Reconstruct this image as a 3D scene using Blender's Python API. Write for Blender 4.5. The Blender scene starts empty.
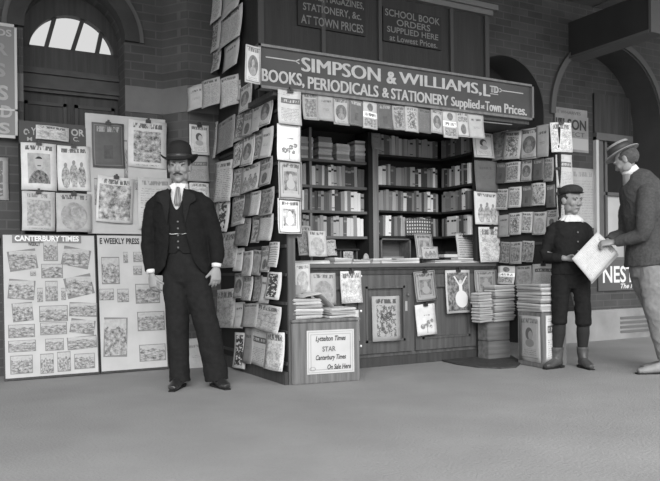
import bpy, bmesh, math, random
from mathutils import Vector, Matrix, noise
random.seed(7)
C = bpy.context.scene.collection
R = math.radians
V = Vector

# ---------------------------------------------------------------- camera, sky, light, exposure
YAW = R(28.7); FPX = 722.0; HZ = 268.0; ROLL = R(0.6)
CAMP = V((-2.357, -4.99, 0.888))
FW = V((math.sin(YAW), math.cos(YAW), 0)); RT = V((math.cos(YAW), -math.sin(YAW), 0)); UP = V((0, 0, 1))
cd = bpy.data.cameras.new('camera'); cam = bpy.data.objects.new('camera', cd); C.objects.link(cam)
cd.sensor_fit = 'HORIZONTAL'; cd.sensor_width = 36; cd.lens = FPX / 660 * 36
cd.shift_y = (HZ - 240.5) / 660; cd.clip_start = 0.05
cam.matrix_world = Matrix.Translation(CAMP) @ Matrix.Rotation(-YAW, 4, 'Z') @ Matrix.Rotation(R(90), 4, 'X') @ Matrix.Rotation(-ROLL, 4, 'Z')
bpy.context.scene.camera = cam
w = bpy.data.worlds.new('overcast_sky'); bpy.context.scene.world = w; w.use_nodes = True
w.node_tree.nodes['Background'].inputs[0].default_value = (0.86, 0.86, 0.86, 1)
w.node_tree.nodes['Background'].inputs[1].default_value = 0.95
sl = bpy.data.lights.new('hazy_sun', 'SUN'); sl.energy = 1.3; sl.angle = R(35); sl.color = (1, 1, 1)
sun = bpy.data.objects.new('hazy_sun', sl); C.objects.link(sun)
sun.rotation_euler = V((0.50, 1.0, -0.50)).to_track_quat('-Z', 'Y').to_euler()
vs = bpy.context.scene.view_settings
bpy.context.scene.display_settings.display_device = 'sRGB'
vs.view_transform = 'Standard'; vs.look = 'None'; vs.gamma = 1; vs.exposure = 1.25
try: vs.use_curve_mapping = False
except Exception: pass

# ---------------------------------------------------------------- measuring helpers
def ray(px, py):
    dx = px - 330; dy = -(py - HZ)
    x = dx * math.cos(ROLL) + dy * math.sin(ROLL); y = -dx * math.sin(ROLL) + dy * math.cos(ROLL)
    return FW + RT * (x / FPX) + UP * (y / FPX)
def on(px, py, pl):
    p0, n = pl; r = ray(px, py)
    return CAMP + r * ((p0 - CAMP).dot(n) / r.dot(n))
def proj(p):
    d = V(p) - CAMP; k = d.dot(FW); x = d.dot(RT) / k * FPX; y = d.z / k * FPX
    return 330 + x * math.cos(ROLL) - y * math.sin(ROLL), HZ - (x * math.sin(ROLL) + y * math.cos(ROLL))
def plx(x): return (V((x, 0, 0)), V((-1, 0, 0)))
def ply(y): return (V((0, y, 0)), V((0, -1, 0)))
def plz(z): return (V((0, 0, z)), V((0, 0, 1)))
def pd(px, py, d): return CAMP + ray(px, py) * d

# ---------------------------------------------------------------- materials
MATS = {}
def mat(name, g, rough=0.8, bump=0, bscale=40, var=0, vscale=6, spec=0.3, coord='Object', stretch=(1, 1, 1)):
    if name in MATS: return MATS[name]
    m = bpy.data.materials.new(name); m.use_nodes = True; nt = m.node_tree; b = nt.nodes['Principled BSDF']
    b.inputs['Roughness'].default_value = rough; b.inputs['Specular IOR Level'].default_value = spec
    b.inputs['Base Color'].default_value = (g, g, g, 1)
    tc = nt.nodes.new('ShaderNodeTexCoord'); mp = nt.nodes.new('ShaderNodeMapping'); mp.inputs['Scale'].default_value = stretch
    nt.links.new(tc.outputs[coord], mp.inputs[0])
    if var:
        n = nt.nodes.new('ShaderNodeTexNoise'); n.inputs['Scale'].default_value = vscale; n.inputs['Detail'].default_value = 6
        nt.links.new(mp.outputs[0], n.inputs['Vector'])
        rp = nt.nodes.new('ShaderNodeMapRange'); rp.inputs[1].default_value = .3; rp.inputs[2].default_value = .7
        rp.inputs[3].default_value = g * (1 - var); rp.inputs[4].default_value = g * (1 + var)
        nt.links.new(n.outputs[0], rp.inputs[0]); nt.links.new(rp.outputs[0], b.inputs['Base Color'])
    if bump:
        n2 = nt.nodes.new('ShaderNodeTexNoise'); n2.inputs['Scale'].default_value = bscale; n2.inputs['Detail'].default_value = 5
        nt.links.new(mp.outputs[0], n2.inputs['Vector'])
        bp = nt.nodes.new('ShaderNodeBump'); bp.inputs['Strength'].default_value = bump; bp.inputs['Distance'].default_value = .02
        nt.links.new(n2.outputs[0], bp.inputs['Height']); nt.links.new(bp.outputs[0], b.inputs['Normal'])
    MATS[name] = m; return m

class G:
    """small helper for writing node maths"""
    def __init__(s, name, rough=.85):
        s.m = bpy.data.materials.new(name); s.m.use_nodes = True; s.nt = s.m.node_tree; s.b = s.nt.nodes['Principled BSDF']
        s.b.inputs['Roughness'].default_value = rough; s.b.inputs['Specular IOR Level'].default_value = .2
        s.b.inputs['Base Color'].default_value = (.5, .5, .5, 1)
    def uv(s):
        t = s.nt.nodes.new('ShaderNodeTexCoord'); x = s.nt.nodes.new('ShaderNodeSeparateXYZ'); s.nt.links.new(t.outputs['UV'], x.inputs[0])
        s.u, s.v = x.outputs[0], x.outputs[1]
        oi = s.nt.nodes.new('ShaderNodeObjectInfo'); s.rnd = s.op('MULTIPLY', oi.outputs['Random'], 37.0)
    def op(s, o, a, b=0.0, c=None):
        n = s.nt.nodes.new('ShaderNodeMath'); n.operation = o
        for i, v in enumerate((a, b) if c is None else (a, b, c)):
            if isinstance(v, (int, float)): n.inputs[i].default_value = v
            else: s.nt.links.new(v, n.inputs[i])
        return n.outputs[0]
    def mul(s, a, b): return s.op('MULTIPLY', a, b)
    def add(s, a, b): return s.op('ADD', a, b)
    def rect(s, u0, v0, u1, v1):
        r = s.mul(s.op('GREATER_THAN', s.u, u0), s.op('LESS_THAN', s.u, u1))
        return s.mul(r, s.mul(s.op('GREATER_THAN', s.v, v0), s.op('LESS_THAN', s.v, v1)))
    def oval(s, cu, cv, ru, rv):
        a = s.op('POWER', s.mul(s.op('ABSOLUTE', s.add(s.u, -cu)), 1 / ru), 2.0); b = s.op('POWER', s.mul(s.op('ABSOLUTE', s.add(s.v, -cv)), 1 / rv), 2.0)
        return s.op('LESS_THAN', s.add(a, b), 1.0)
    def noise(s, su, sv, det=2.0):
        cb = s.nt.nodes.new('ShaderNodeCombineXYZ'); s.nt.links.new(s.mul(s.u, su), cb.inputs[0]); s.nt.links.new(s.mul(s.v, sv), cb.inputs[1]); s.nt.links.new(s.rnd, cb.inputs[2])
        n = s.nt.nodes.new('ShaderNodeTexNoise'); n.inputs['Scale'].default_value = 1; n.inputs['Detail'].default_value = det + 2; n.inputs['Roughness'].default_value = .68
        s.nt.links.new(cb.outputs[0], n.inputs['Vector']); return n.outputs[0]
    def ramp(s, x, a, b, lo, hi):
        n = s.nt.nodes.new('ShaderNodeMapRange'); s.nt.links.new(x, n.inputs[0])
        for i, v in enumerate((a, b, lo, hi)): n.inputs[i + 1].default_value = v
        return n.outputs[0]
    def mix(s, m, a, b):
        n = s.nt.nodes.new('ShaderNodeMix'); n.data_type = 'FLOAT'
        for i, v in ((0, m), (2, a), (3, b)):
            if isinstance(v, (int, float)): n.inputs[i].default_value = v
            else: s.nt.links.new(v, n.inputs[i])
        return n.outputs[0]
    def out(s, c): s.nt.links.new(c, s.b.inputs['Base Color']); return s.m

def cover(style, base=.55, ink=.09):
    key = ('cover', style, base, ink)
    if key in MATS: return MATS[key]
    g = G('printed_%s_%d_%d' % (style, base * 100, ink * 100)); g.uv()
    tone = g.ramp(g.noise(3, 4, 3), .3, .7, base * .88, base * 1.1)
    col = tone
    def lines(col, u0, v0, u1, v1, k=46, th=.5, dark=.35):
        mk = g.mul(g.rect(u0, v0, u1, v1), g.mul(g.op('GREATER_THAN', g.op('SINE', g.mul(g.v, k * 3.0)), 0.1), g.op('GREATER_THAN', g.noise(26, k, 1), th)))
        return g.mix(g.mul(mk, 1 - dark), col, ink)
    def mast(col, v0=.84, v1=.94, u0=.12, u1=.88, tone_=None):
        mk = g.mul(g.rect(u0, v0, u1, v1), g.op('GREATER_THAN', g.noise(22, 5, 1), .47))
        return g.mix(g.mul(mk, .85), col, ink if tone_ is None else tone_)
    def pic(col, u0, v0, u1, v1, sc=9):
        p = g.ramp(g.noise(sc, sc * 1.3, 6), .35, .64, ink, base * .95)
        return g.mix(g.rect(u0, v0, u1, v1), col, p)
    def picoval(col, cu, cv, ru, rv, sc=7):
        p = g.ramp(g.noise(sc, sc, 4), .3, .8, ink, base * .6)
        return g.mix(g.oval(cu, cv, ru, rv), col, p)
    def frame(col, a, t, tone_):
        o = g.rect(a, a * .75, 1 - a, 1 - a * .75); i = g.rect(a + t, (a + t) * .75, 1 - a - t, 1 - (a + t) * .75)
        return g.mix(g.mul(g.op('SUBTRACT', o, i), .9), col, tone_)
    if style == 'picture': col = pic(mast(col), .14, .12, .86, .78); col = lines(col, .2, .04, .8, .09)
    elif style == 'wide': col = pic(mast(col), .06, .06, .94, .82, 7)
    elif style == 'oval':
        col = mast(frame(col, .05, .03, ink * 2)); col = picoval(col, .5, .48, .34, .28); ph = g.ramp(g.noise(12, 12, 4), .3, .7, base * .35, base * .8); col = g.mix(g.oval(.5, .33, .2, .12), col, ph); col = g.mix(g.oval(.5, .54, .10, .11), col, ph); col = lines(col, .2, .06, .8, .16)
    elif style == 'small_oval': col = mast(frame(col, .04, .03, ink * 2)); col = picoval(col, .5, .3, .22, .2); col = pic(col, .12, .6, .88, .8, 12)
    elif style == 'figure':
        sk = g.mul(g.rect(.15, .1, .85, .8), g.mul(g.op('LESS_THAN', g.op('ABSOLUTE', g.add(g.noise(5, 6, 3), -.5)), .035), .8))
        col = mast(g.mix(sk, col, ink)); bl = g.mul(g.oval(.5, .45, .22, .32), g.op('GREATER_THAN', g.noise(7, 7, 3), .5)); col = g.mix(g.mul(bl, .7), col, ink)
    elif style == 'sketch':
        sk = g.mul(g.rect(.04, .04, .96, .96), g.op('LESS_THAN', g.op('ABSOLUTE', g.add(g.noise(6, 7, 4), -.5)), .022)); col = mast(g.mix(g.mul(sk, .5), col, ink), .78, .93)
        bl = g.mul(g.rect(.1, .1, .9, .7), g.ramp(g.noise(5, 6, 5), .45, .75, 0, 1)); col = g.mix(g.mul(bl, .8), col, ink)
    elif style == 'text': col = mast(col, .86, .94); col = lines(col, .08, .06, .48, .8); col = lines(col, .53, .06, .93, .8)
    elif style == 'plain': col = mast(col, .72, .8, .2, .8); col = lines(col, .3, .4, .7, .5)
    elif style == 'bust':
        col = frame(col, .03, .04, ink * 1.5); col = mast(col, .82, .92); col = pic(frame(col, .16, .02, ink), .22, .22, .78, .72, 5)
        col = g.mix(g.oval(.5, .38, .18, .13), col, base); col = g.mix(g.oval(.5, .55, .09, .11), col, base); col = g.mix(g.rect(.1, .05, .9, .14), col, base * 1.1)
    elif style == 'soldier':
        col = mast(col, .85, .94); col = g.mix(g.rect(.18, .14, .82, .78), col, g.ramp(g.noise(5, 5, 4), .3, .7, base * .45, base * .8)); col = g.mix(g.mul(g.oval(.5, .14, .30, .28), g.op('GREATER_THAN', g.v, .14)), col, g.ramp(g.noise(14, 14, 4), .35, .65, ink, base * .5))
        col = g.mix(g.oval(.5, .56, .115, .13), col, base * .7); col = g.mix(g.mul(g.oval(.5, .6, .12, .11), g.op('GREATER_THAN', g.v, .66)), col, ink); col = g.mix(g.rect(.45, .505, .55, .525), col, ink)
    elif style == 'group':
        col = mast(col, .85, .94)
        for cu, hh_ in ((.25, .30), (.5, .36), (.74, .32)): col = g.mix(g.oval(cu, hh_, .13, .24), col, g.ramp(g.noise(14, 14, 3), .3, .7, ink, base * .9)); col = g.mix(g.oval(cu, hh_ + .27, .05, .055), col, base * .4); col = g.mix(g.rect(cu - .07, .08, cu + .08, .28), col, g.ramp(g.noise(20, 20, 3), .3, .7, ink * 2, base))
    elif style == 'banded': col = g.mix(g.rect(0, .42, 1, .62), col, min(1, base * 1.8)); col = mast(col, .46, .58); col = picoval(col, .5, .8, .2, .14); col = pic(col, .1, .08, .9, .38, 14)
    elif style == 'newsband': col = g.mix(g.rect(.12, .62, .95, .78), col, ink * 1.6); col = g.mix(g.mul(g.rect(.16, .66, .9, .74), g.op('GREATER_THAN', g.noise(24, 6, 1), .52)), col, base); col = lines(col, .1, .85, .5, .95); col = lines(col, .12, .1, .9, .5)
    elif style == 'flower':
        col = mast(col, .62, .65, .4, .7)
        for cu, cv, r in ((.6, .4, .1), (.78, .45, .09), (.48, .3, .1), (.3, .28, .12), (.7, .26, .08)):
            col = g.mix(g.mul(g.oval(cu, cv, r, r * .7), g.op('GREATER_THAN', g.noise(14, 12, 3), .45)), col, ink * 2.5)
        col = g.mix(g.rect(.49, .05, .52, .3), col, ink * 3)
    elif style == 'face': col = mast(col, .84, .95); col = g.mix(g.mul(g.oval(.5, .4, .38, .36), .6), col, g.ramp(g.noise(6, 6, 5), .35, .65, ink, base)); col = g.mix(g.oval(.52, .5, .12, .11), col, g.ramp(g.noise(10, 10, 4), .3, .7, base * .5, base))
    elif style == 'dancer':
        bg = g.ramp(g.noise(12, 12, 4), .38, .6, ink, base * .55); col = g.mix(g.rect(.06, .05, .94, .94), col, bg)
        col = g.mix(g.oval(.62, .32, .26, .2), col, base * 1.3); col = g.mix(g.oval(.6, .56, .07, .16), col, base * 1.3); col = g.mix(g.oval(.6, .72, .06, .05), col, base)
        a1 = g.op('LESS_THAN', g.op('ABSOLUTE', g.op('SUBTRACT', g.op('ABSOLUTE', g.add(g.u, -.6)), g.mul(g.add(g.v, -.6), 1.0))), .03)
        col = g.mix(g.mul(a1, g.rect(.3, .6, .95, .86)), col, base * 1.3)
    elif style == 'dark': col = mast(col, .8, .92, .15, .85, min(1, base * 3)); col = frame(col, .06, .02, base * 2); col = pic(col, .36, .2, .64, .5, 6)
    elif style == 'bold':
        mk = g.mul(g.rect(.15, .08, .8, .93), g.op('GREATER_THAN', g.noise(4, 11, 1), .46)); col = g.mix(mk, col, ink)
    elif style == 'roundel': col = mast(col, .84, .94); col = g.mix(g.oval(.48, .6, .17, .14), col, ink * 1.2); col = g.mix(g.oval(.54, .57, .1, .1), col, base * .8); col = g.mix(g.oval(.5, .4, .2, .09), col, base * .6); col = lines(frame(col, .1, .02, ink * 2), .2, .12, .8, .28)
    elif style == 'rows': col = lines(mast(col, .88, .96), .08, .04, .92, .84, 22, .42)
    MATS[key] = g.out(col); return MATS[key]

def photo_mat():
    if 'photo' in MATS: return MATS['photo']
    g = G('newspaper_photograph'); g.uv()
    sky = g.op('GREATER_THAN', g.add(g.v, g.mul(g.noise(3, 1, 2), .5)), .98)
    pr = g.ramp(g.noise(7, 9, 8), .34, .66, .05, .5); pr = g.mix(g.mul(sky, .75), pr, .45)
    edge = g.rect(.03, .04, .97, .96); MATS['photo'] = g.out(g.mix(edge, .2, pr)); return MATS['photo']

def brick(name, g1, g2, mort, tint=1):
    m = bpy.data.materials.new(name); m.use_nodes = True; nt = m.node_tree; b = nt.nodes['Principled BSDF']; b.inputs['Roughness'].default_value = .9
    tc = nt.nodes.new('ShaderNodeTexCoord'); sx = nt.nodes.new('ShaderNodeSeparateXYZ'); cb = nt.nodes.new('ShaderNodeCombineXYZ')
    nt.links.new(tc.outputs['Object'], sx.inputs[0])
    ad = nt.nodes.new('ShaderNodeMath'); nt.links.new(sx.outputs[0], ad.inputs[0]); nt.links.new(sx.outputs[1], ad.inputs[1])
    nt.links.new(ad.outputs[0], cb.inputs[0]); nt.links.new(sx.outputs[2], cb.inputs[1])
    br = nt.nodes.new('ShaderNodeTexBrick'); br.inputs['Scale'].default_value = 1; br.inputs['Brick Width'].default_value = .235; br.inputs['Row Height'].default_value = .078
    br.inputs['Mortar Size'].default_value = .006; br.inputs['Color1'].default_value = (g1,) * 3 + (1,); br.inputs['Color2'].default_value = (g2,) * 3 + (1,); br.inputs['Mortar'].default_value = (mort,) * 3 + (1,)
    nt.links.new(cb.outputs[0], br.inputs['Vector'])
    n = nt.nodes.new('ShaderNodeTexNoise'); n.inputs['Scale'].default_value = 3; n.inputs['Detail'].default_value = 6; nt.links.new(tc.outputs['Object'], n.inputs['Vector'])
    mr = nt.nodes.new('ShaderNodeMapRange'); mr.inputs[1].default_value = .3; mr.inputs[2].default_value = .7; mr.inputs[3].default_value = .75; mr.inputs[4].default_value = 1.2
    nt.links.new(n.outputs[0], mr.inputs[0])
    mx = nt.nodes.new('ShaderNodeMix'); mx.data_type = 'RGBA'; mx.blend_type = 'MULTIPLY'; mx.inputs[0].default_value = 1
    nt.links.new(br.outputs[0], mx.inputs[6]); nt.links.new(mr.outputs[0], mx.inputs[7]); nt.links.new(mx.outputs[2], b.inputs['Base Color'])
    bp = nt.nodes.new('ShaderNodeBump'); bp.inputs['Strength'].default_value = .5; bp.inputs['Distance'].default_value = .01; bp.invert = True
    nt.links.new(br.outputs[1], bp.inputs['Height']); nt.links.new(bp.outputs[0], b.inputs['Normal'])
    return m

def wood(name, g, var=.3, rough=.6, axis=(1, 1, 12)):
    st = tuple(12 if a == 1 else .8 for a in axis) if axis != (1, 1, 12) else (14, 14, .8)
    return mat(name, g, rough, .15, 8, var, 2.2, .35, 'Object', st)

W_DARK = wood('dark_painted_timber', .042); W_MID = wood('brown_timber', .075); W_BOX = wood('rough_box_timber', .13, .35, .8)
W_FASC = wood('fascia_boarding', .022, .2); W_BLACK = mat('black_backing_board', .018, .8); W_LIGHT = wood('worn_pale_timber', .2, .3)
FRAMEM = wood('sign_frame_timber', .14, .2); SIGNM = mat('sign_field_paint', .055, .5, .05, 20, .2, 3); LETTER = mat('cream_sign_lettering', .37, .6, 0, 1, .12, 20)
LET_DIM = mat('faded_sign_lettering', .16, .7); PAPER = mat('newsprint_page_edges', .5, .9, .1, 30, .15, 8); PAPER2 = mat('grey_page_edges', .3, .9, .1, 30, .2, 8)
SHEET = mat('pale_printed_sheet', .46, .85, .05, 20, .1, 4); INK = mat('black_printing_ink', .03, .7); METAL = mat('black_spring_clip_metal', .02, .35, spec=.6)
STONE = mat('pale_stone_band', .15, .9, .2, 20, .15, 3); PLINTH = mat('cement_plinth', .24, .9, .2, 20, .2, 3); WHITE = mat('white_linen', .6, .8); STUD = mat('white_porcelain_stud', .75, .3)
BRK_L = brick('brickwork_brown', .055, .075, .09); BRK_R = brick('brickwork_grey', .045, .062, .075)

# ---------------------------------------------------------------- mesh helpers
def link(name, bm, mats, parent=None, smooth=False):
    me = bpy.data.meshes.new(name); bmesh.ops.recalc_face_normals(bm, faces=bm.faces)
    bm.to_mesh(me); bm.free()
    for m in (mats if isinstance(mats, (list, tuple)) else [mats]): me.materials.append(m)
    if smooth: me.polygons.foreach_set('use_smooth', [True] * len(me.polygons))
    o = bpy.data.objects.new(name, me); C.objects.link(o)
    if parent: o.parent = parent
    return o
def tag(o, label, cat, group=None, kind=None):
    if label: o['label'] = label
    if cat: o['category'] = cat
    if group: o['group'] = group
    if kind: o['kind'] = kind
    return o
def struct(o): o['kind'] = 'structure'; return o
def thing(name, label, cat, loc=(0, 0, 0), rz=0, group=None):
    o = bpy.data.objects.new(name, None); C.objects.link(o); o.empty_display_size = .1
    o.location = loc; o.rotation_euler = (0, 0, rz); return tag(o, label, cat, group)
def box(bm, a, b, mi=0, M=None, bev=0):
    r = bmesh.ops.create_cube(bm, size=1)
    vs_ = r['verts']; a = V(a); b = V(b); c = (a + b) / 2; s = b - a
    for v in vs_: v.co = V((v.co.x * s.x + c.x, v.co.y * s.y + c.y, v.co.z * s.z + c.z))
    if bev:
        es = list({e for v in vs_ for e in v.link_edges}); rr = bmesh.ops.bevel(bm, geom=es, offset=bev, segments=2, affect='EDGES'); vs_ = list({v for f in rr['faces'] for v in f.verts} | {v for v in vs_ if v.is_valid})
    if M: bmesh.ops.transform(bm, matrix=M, verts=[v for v in vs_ if v.is_valid])
    for f in {f for v in vs_ if v.is_valid for f in v.link_faces}: f.material_index = mi
def boxo(name, a, b, m, parent=None, bev=0, M=None):
    bm = bmesh.new(); box(bm, a, b, 0, M, bev); return link(name, bm, m, parent)
def tube(bm, pts, seg=14, side=(1, 0, 0)):
    """pts: (x,y,z,ra,rb); closed lofted tube; ra lies along 'side'"""
    n = len(pts); ps = [V(p[:3]) for p in pts]; rings = []; side = V(side)
    for i, p in enumerate(pts):
        t = (ps[min(i + 1, n - 1)] - ps[max(i - 1, 0)]).normalized()
        s = side - t * side.dot(t)
        if s.length < .05: s = V((0, 1, 0)) - t * t.y
        s.normalize(); b = t.cross(s); ra = p[3]; rb = p[4] if len(p) > 4 else ra
        rings.append([bm.verts.new(ps[i] + s * (ra * math.cos(a)) + b * (rb * math.sin(a))) for a in (2 * math.pi * k / seg for k in range(seg))])
    for i in range(n - 1):
        for k in range(seg): bm.faces.new((rings[i][k], rings[i][(k + 1) % seg], rings[i + 1][(k + 1) % seg], rings[i + 1][k]))
    bm.faces.new(rings[0]); bm.faces.new(rings[-1])
def ell(bm, c, r, M=None, u=20, v=14):
    rr = bmesh.ops.create_uvsphere(bm, u_segments=u, v_segments=v, radius=1)
    for x in rr['verts']:
        p = V((x.co.x * r[0], x.co.y * r[1], x.co.z * r[2])) + V(c)
        x.co = (M @ p) if M else p
def lathe(bm, prof, sx=1, sy=1, seg=40, M=None, f=None):
    rings = []
    for r, z in prof:
        ring = []
        for k in range(seg):
            a = 2 * math.pi * k / seg; p = V((r * sx * math.cos(a), r * sy * math.sin(a), z))
            if f: p = f(p, r)
            ring.append(bm.verts.new((M @ p) if M else p))
        rings.append(ring)
    for i in range(len(rings) - 1):
        for k in range(seg): bm.faces.new((rings[i][k], rings[i][(k + 1) % seg], rings[i + 1][(k + 1) % seg], rings[i + 1][k]))
    bm.faces.new(rings[0]); bm.faces.new(rings[-1])
def remesh(name, bm, m, vox, parent=None, smooth=3, wrinkle=0, wscale=9):
    me = bpy.data.meshes.new(name + '_base'); bmesh.ops.recalc_face_normals(bm, faces=bm.faces); bm.to_mesh(me); bm.free()
    t = bpy.data.objects.new(name + '_base', me); C.objects.link(t)
    md = t.modifiers.new('r', 'REMESH'); md.mode = 'VOXEL'; md.voxel_size = vox; md.use_smooth_shade = True
    s = t.modifiers.new('s', 'SMOOTH'); s.factor = .5; s.iterations = smooth
    dg = bpy.context.evaluated_depsgraph_get(); dg.update()
    out = bpy.data.meshes.new_from_object(t.evaluated_get(dg)); out.name = name
    bpy.data.objects.remove(t); bpy.data.meshes.remove(me)
    if wrinkle:
        nn = [v.normal.copy() for v in out.vertices]
        for v, nrm in zip(out.vertices, nn):
            q = V((v.co.x * wscale, v.co.y * wscale, v.co.z * wscale * 1.3 + v.co.x * 4))
            v.co += nrm * (noise.noise(q) * wrinkle + (abs(noise.noise(q * 2.3)) - .2) * -wrinkle * .7)
    out.materials.clear(); out.materials.append(m); out.polygons.foreach_set('use_smooth', [True] * len(out.polygons))
    o = bpy.data.objects.new(name, out); C.objects.link(o)
    if parent: o.parent = parent
    return o

def frame_of(n):
    """u to the viewer's right along the plane, z up, n towards the viewer"""
    n = V(n).normalized(); u = V((0, 0, 1)).cross(n) ; u.normalize(); return u, n
def place_mat(p, u, n, up=UP):
    return Matrix(((u.x, -n.x, up.x, p.x), (u.y, -n.y, up.y, p.y), (u.z, -n.z, up.z, p.z), (0, 0, 0, 1)))   # local x=right, y=into wall, z=up

def text(s, x0, x1, z0, z1, m, parent, M, name='lettering', bold=.02, dep=.003, shear=0, fat=0):
    cu = bpy.data.curves.new('t', 'FONT'); cu.body = s; cu.size = 1; cu.offset = bold; cu.resolution_u = 3; cu.shear = shear
    t = bpy.data.objects.new('t', cu); C.objects.link(t); dg = bpy.context.evaluated_depsgraph_get(); dg.update()
    me = bpy.data.meshes.new_from_object(t.evaluated_get(dg)); bpy.data.objects.remove(t); bpy.data.curves.remove(cu)
    bm = bmesh.new(); bm.from_mesh(me); bpy.data.meshes.remove(me)
    xs = [v.co.x for v in bm.verts]; ys = [v.co.y for v in bm.verts]; a, b, c, d = min(xs), max(xs), min(ys), max(ys)
    for v in bm.verts: v.co = V((x0 + (v.co.x - a) / (b - a) * (x1 - x0), -dep, z0 + (v.co.y - c) / (d - c) * (z1 - z0)))
    if fat:
        n0 = bm.verts[:]; dup = bmesh.ops.duplicate(bm, geom=bm.verts[:] + bm.edges[:] + bm.faces[:]); nv = [v for v in dup['geom'] if isinstance(v, bmesh.types.BMVert)]
        for v in nv: v.co.x += fat; v.co.y -= .0004
        for v in n0: v.co.x -= fat
    bmesh.ops.transform(bm, matrix=M, verts=bm.verts)
    me = bpy.data.meshes.new(name); bm.to_mesh(me); bm.free(); me.materials.append(m)
    o = bpy.data.objects.new(name, me); C.objects.link(o); o.parent = parent; return o

ORD = 'topmost second third fourth fifth sixth seventh eighth ninth tenth eleventh twelfth thirteenth fourteenth fifteenth sixteenth seventeenth eighteenth nineteenth twentieth'.split()
ORD1 = ['first'] + ORD[1:]

def paper_mesh(w_, h, th, curl, bulge, nx=5, ny=7, seed=0):
    """a magazine hanging from its top edge; origin at its top centre; local -y is towards the viewer"""
    bm = bmesh.new(); uvl = bm.loops.layers.uv.new('UVMap'); rr = random.Random(seed)
    ph = rr.uniform(0, 6); cr = rr.uniform(-1, 1); fr, bk = [], []
    for j in range(ny + 1):
        a, b = [], []
        for i in range(nx + 1):
            s = i / nx; t = j / ny
            off = curl * t * t + bulge * math.sin(s * math.pi + .3 * math.sin(ph)) * (.4 + .6 * t) + .35 * curl * t * t * (s - .5) * cr
            dx = .004 * math.sin(t * 4 + ph) * t
            a.append(bm.verts.new(((s - .5) * w_ + dx, -th - off, -t * h + .003 * math.sin(s * 5 + ph)))); b.append(bm.verts.new(((s - .5) * w_ + dx, -off, -t * h)))
        fr.append(a); bk.append(b)
    for j in range(ny):
        for i in range(nx):
            f = bm.faces.new((fr[j][i], fr[j + 1][i], fr[j + 1][i + 1], fr[j][i + 1])); f.smooth = True
            for l, (ii, jj) in zip(f.loops, ((i, j), (i, j + 1), (i + 1, j + 1), (i + 1, j))): l[uvl].uv = (ii / nx, 1 - jj / ny)
            f = bm.faces.new((bk[j][i], bk[j][i + 1], bk[j + 1][i + 1], bk[j + 1][i])); f.material_index = 1
    for j in range(ny):
        for ss in (0, nx):
            q = (fr[j][ss], bk[j][ss], bk[j + 1][ss], fr[j + 1][ss]); f = bm.faces.new(q if ss == 0 else q[::-1]); f.material_index = 1
    for i in range(nx):
        f = bm.faces.new((fr[0][i], fr[0][i + 1], bk[0][i + 1], bk[0][i])); f.material_index = 1
        f = bm.faces.new((fr[ny][i], bk[ny][i], bk[ny][i + 1], fr[ny][i + 1])); f.material_index = 1
    return bm

CLIP = None
def clip_mesh():
    global CLIP
    if CLIP: return CLIP
    bm = bmesh.new(); box(bm, (-.022, -.02, -.022), (.022, .004, .004)); box(bm, (-.008, -.03, -.004), (.008, -.004, .02)); tube(bm, [(-.02, -.012, .004, .005), (.02, -.012, .004, .005)], 8)
    me = bpy.data.meshes.new('clip'); bm.to_mesh(me); bm.free(); me.materials.append(METAL); CLIP = me; return me

NP = [0]
def paper(pl, bx, style, base, label, group=None, name='magazine', off=.0, tilt=0, curl=.02, bulge=.006, th=.006, clip=False, ink=.08, cat='magazine', lean=0, cutf=.38):
    x0, y0, x1, y1 = bx; xm = (x0 + x1) / 2; ym = (y0 + y1) / 2; NP[0] += 1
    p0, n = pl; u, n = frame_of(n); n = V((n.x, n.y, 0)).normalized()
    a = on(x0, ym, pl); b = on(x1, ym, pl); t = on(xm, y0, pl); d = on(xm, y1, pl)
    w_ = abs((b - a).dot(u)); mid = (a + b) / 2
    q0 = proj(mid); q1 = proj(mid + u * .1); sl_ = abs((q1[1] - q0[1]) / (q1[0] - q0[0])); cut = min(.45 * (y1 - y0), sl_ * (x1 - x0) * cutf) / 2
    t = on(xm, y0 + cut, pl); d = on(xm, y1 - cut, pl); h = t.z - d.z
    pos = V((mid.x, mid.y if abs(pl[1].z) < .01 else t.y, t.z)) + n * (off + .004)
    bm = paper_mesh(w_, h, th, curl, bulge, seed=NP[0])
    o = link(name, bm, [cover(style, base, ink), PAPER if base > .3 else PAPER2])
    o.matrix_world = place_mat(pos, u, n) @ Matrix.Rotation(R(tilt), 4, 'Y') @ Matrix.Rotation(R(lean), 4, 'X')
    tag(o, label, cat, group)
    if clip:
        c = bpy.data.objects.new('spring_clip', clip_mesh()); C.objects.link(c); c.parent = o; c.location = (0, -th - .001 , .003)
    return o

# ================================================================ THE SETTING
FLOOR = mat('asphalt_platform', .265, .92, .35, 60, .1, 1.6)
nt = FLOOR.node_tree
boxo('floor', (-12, -9, -.2), (14, 2.6, 0), FLOOR); struct(bpy.data.objects['floor'])
CEIL = mat('verandah_ceiling_boards', .10, .85, .1, 10, .15, 2)
bm = bmesh.new(); box(bm, (-9, -2.8, 3.95), (13, 2.6, 4.05))
for k in range(44): box(bm, (-9 + k * .5, -2.8, 3.935), (-8.975 + k * .5, 2.6, 3.95))
struct(link('ceiling', bm, CEIL))

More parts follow.
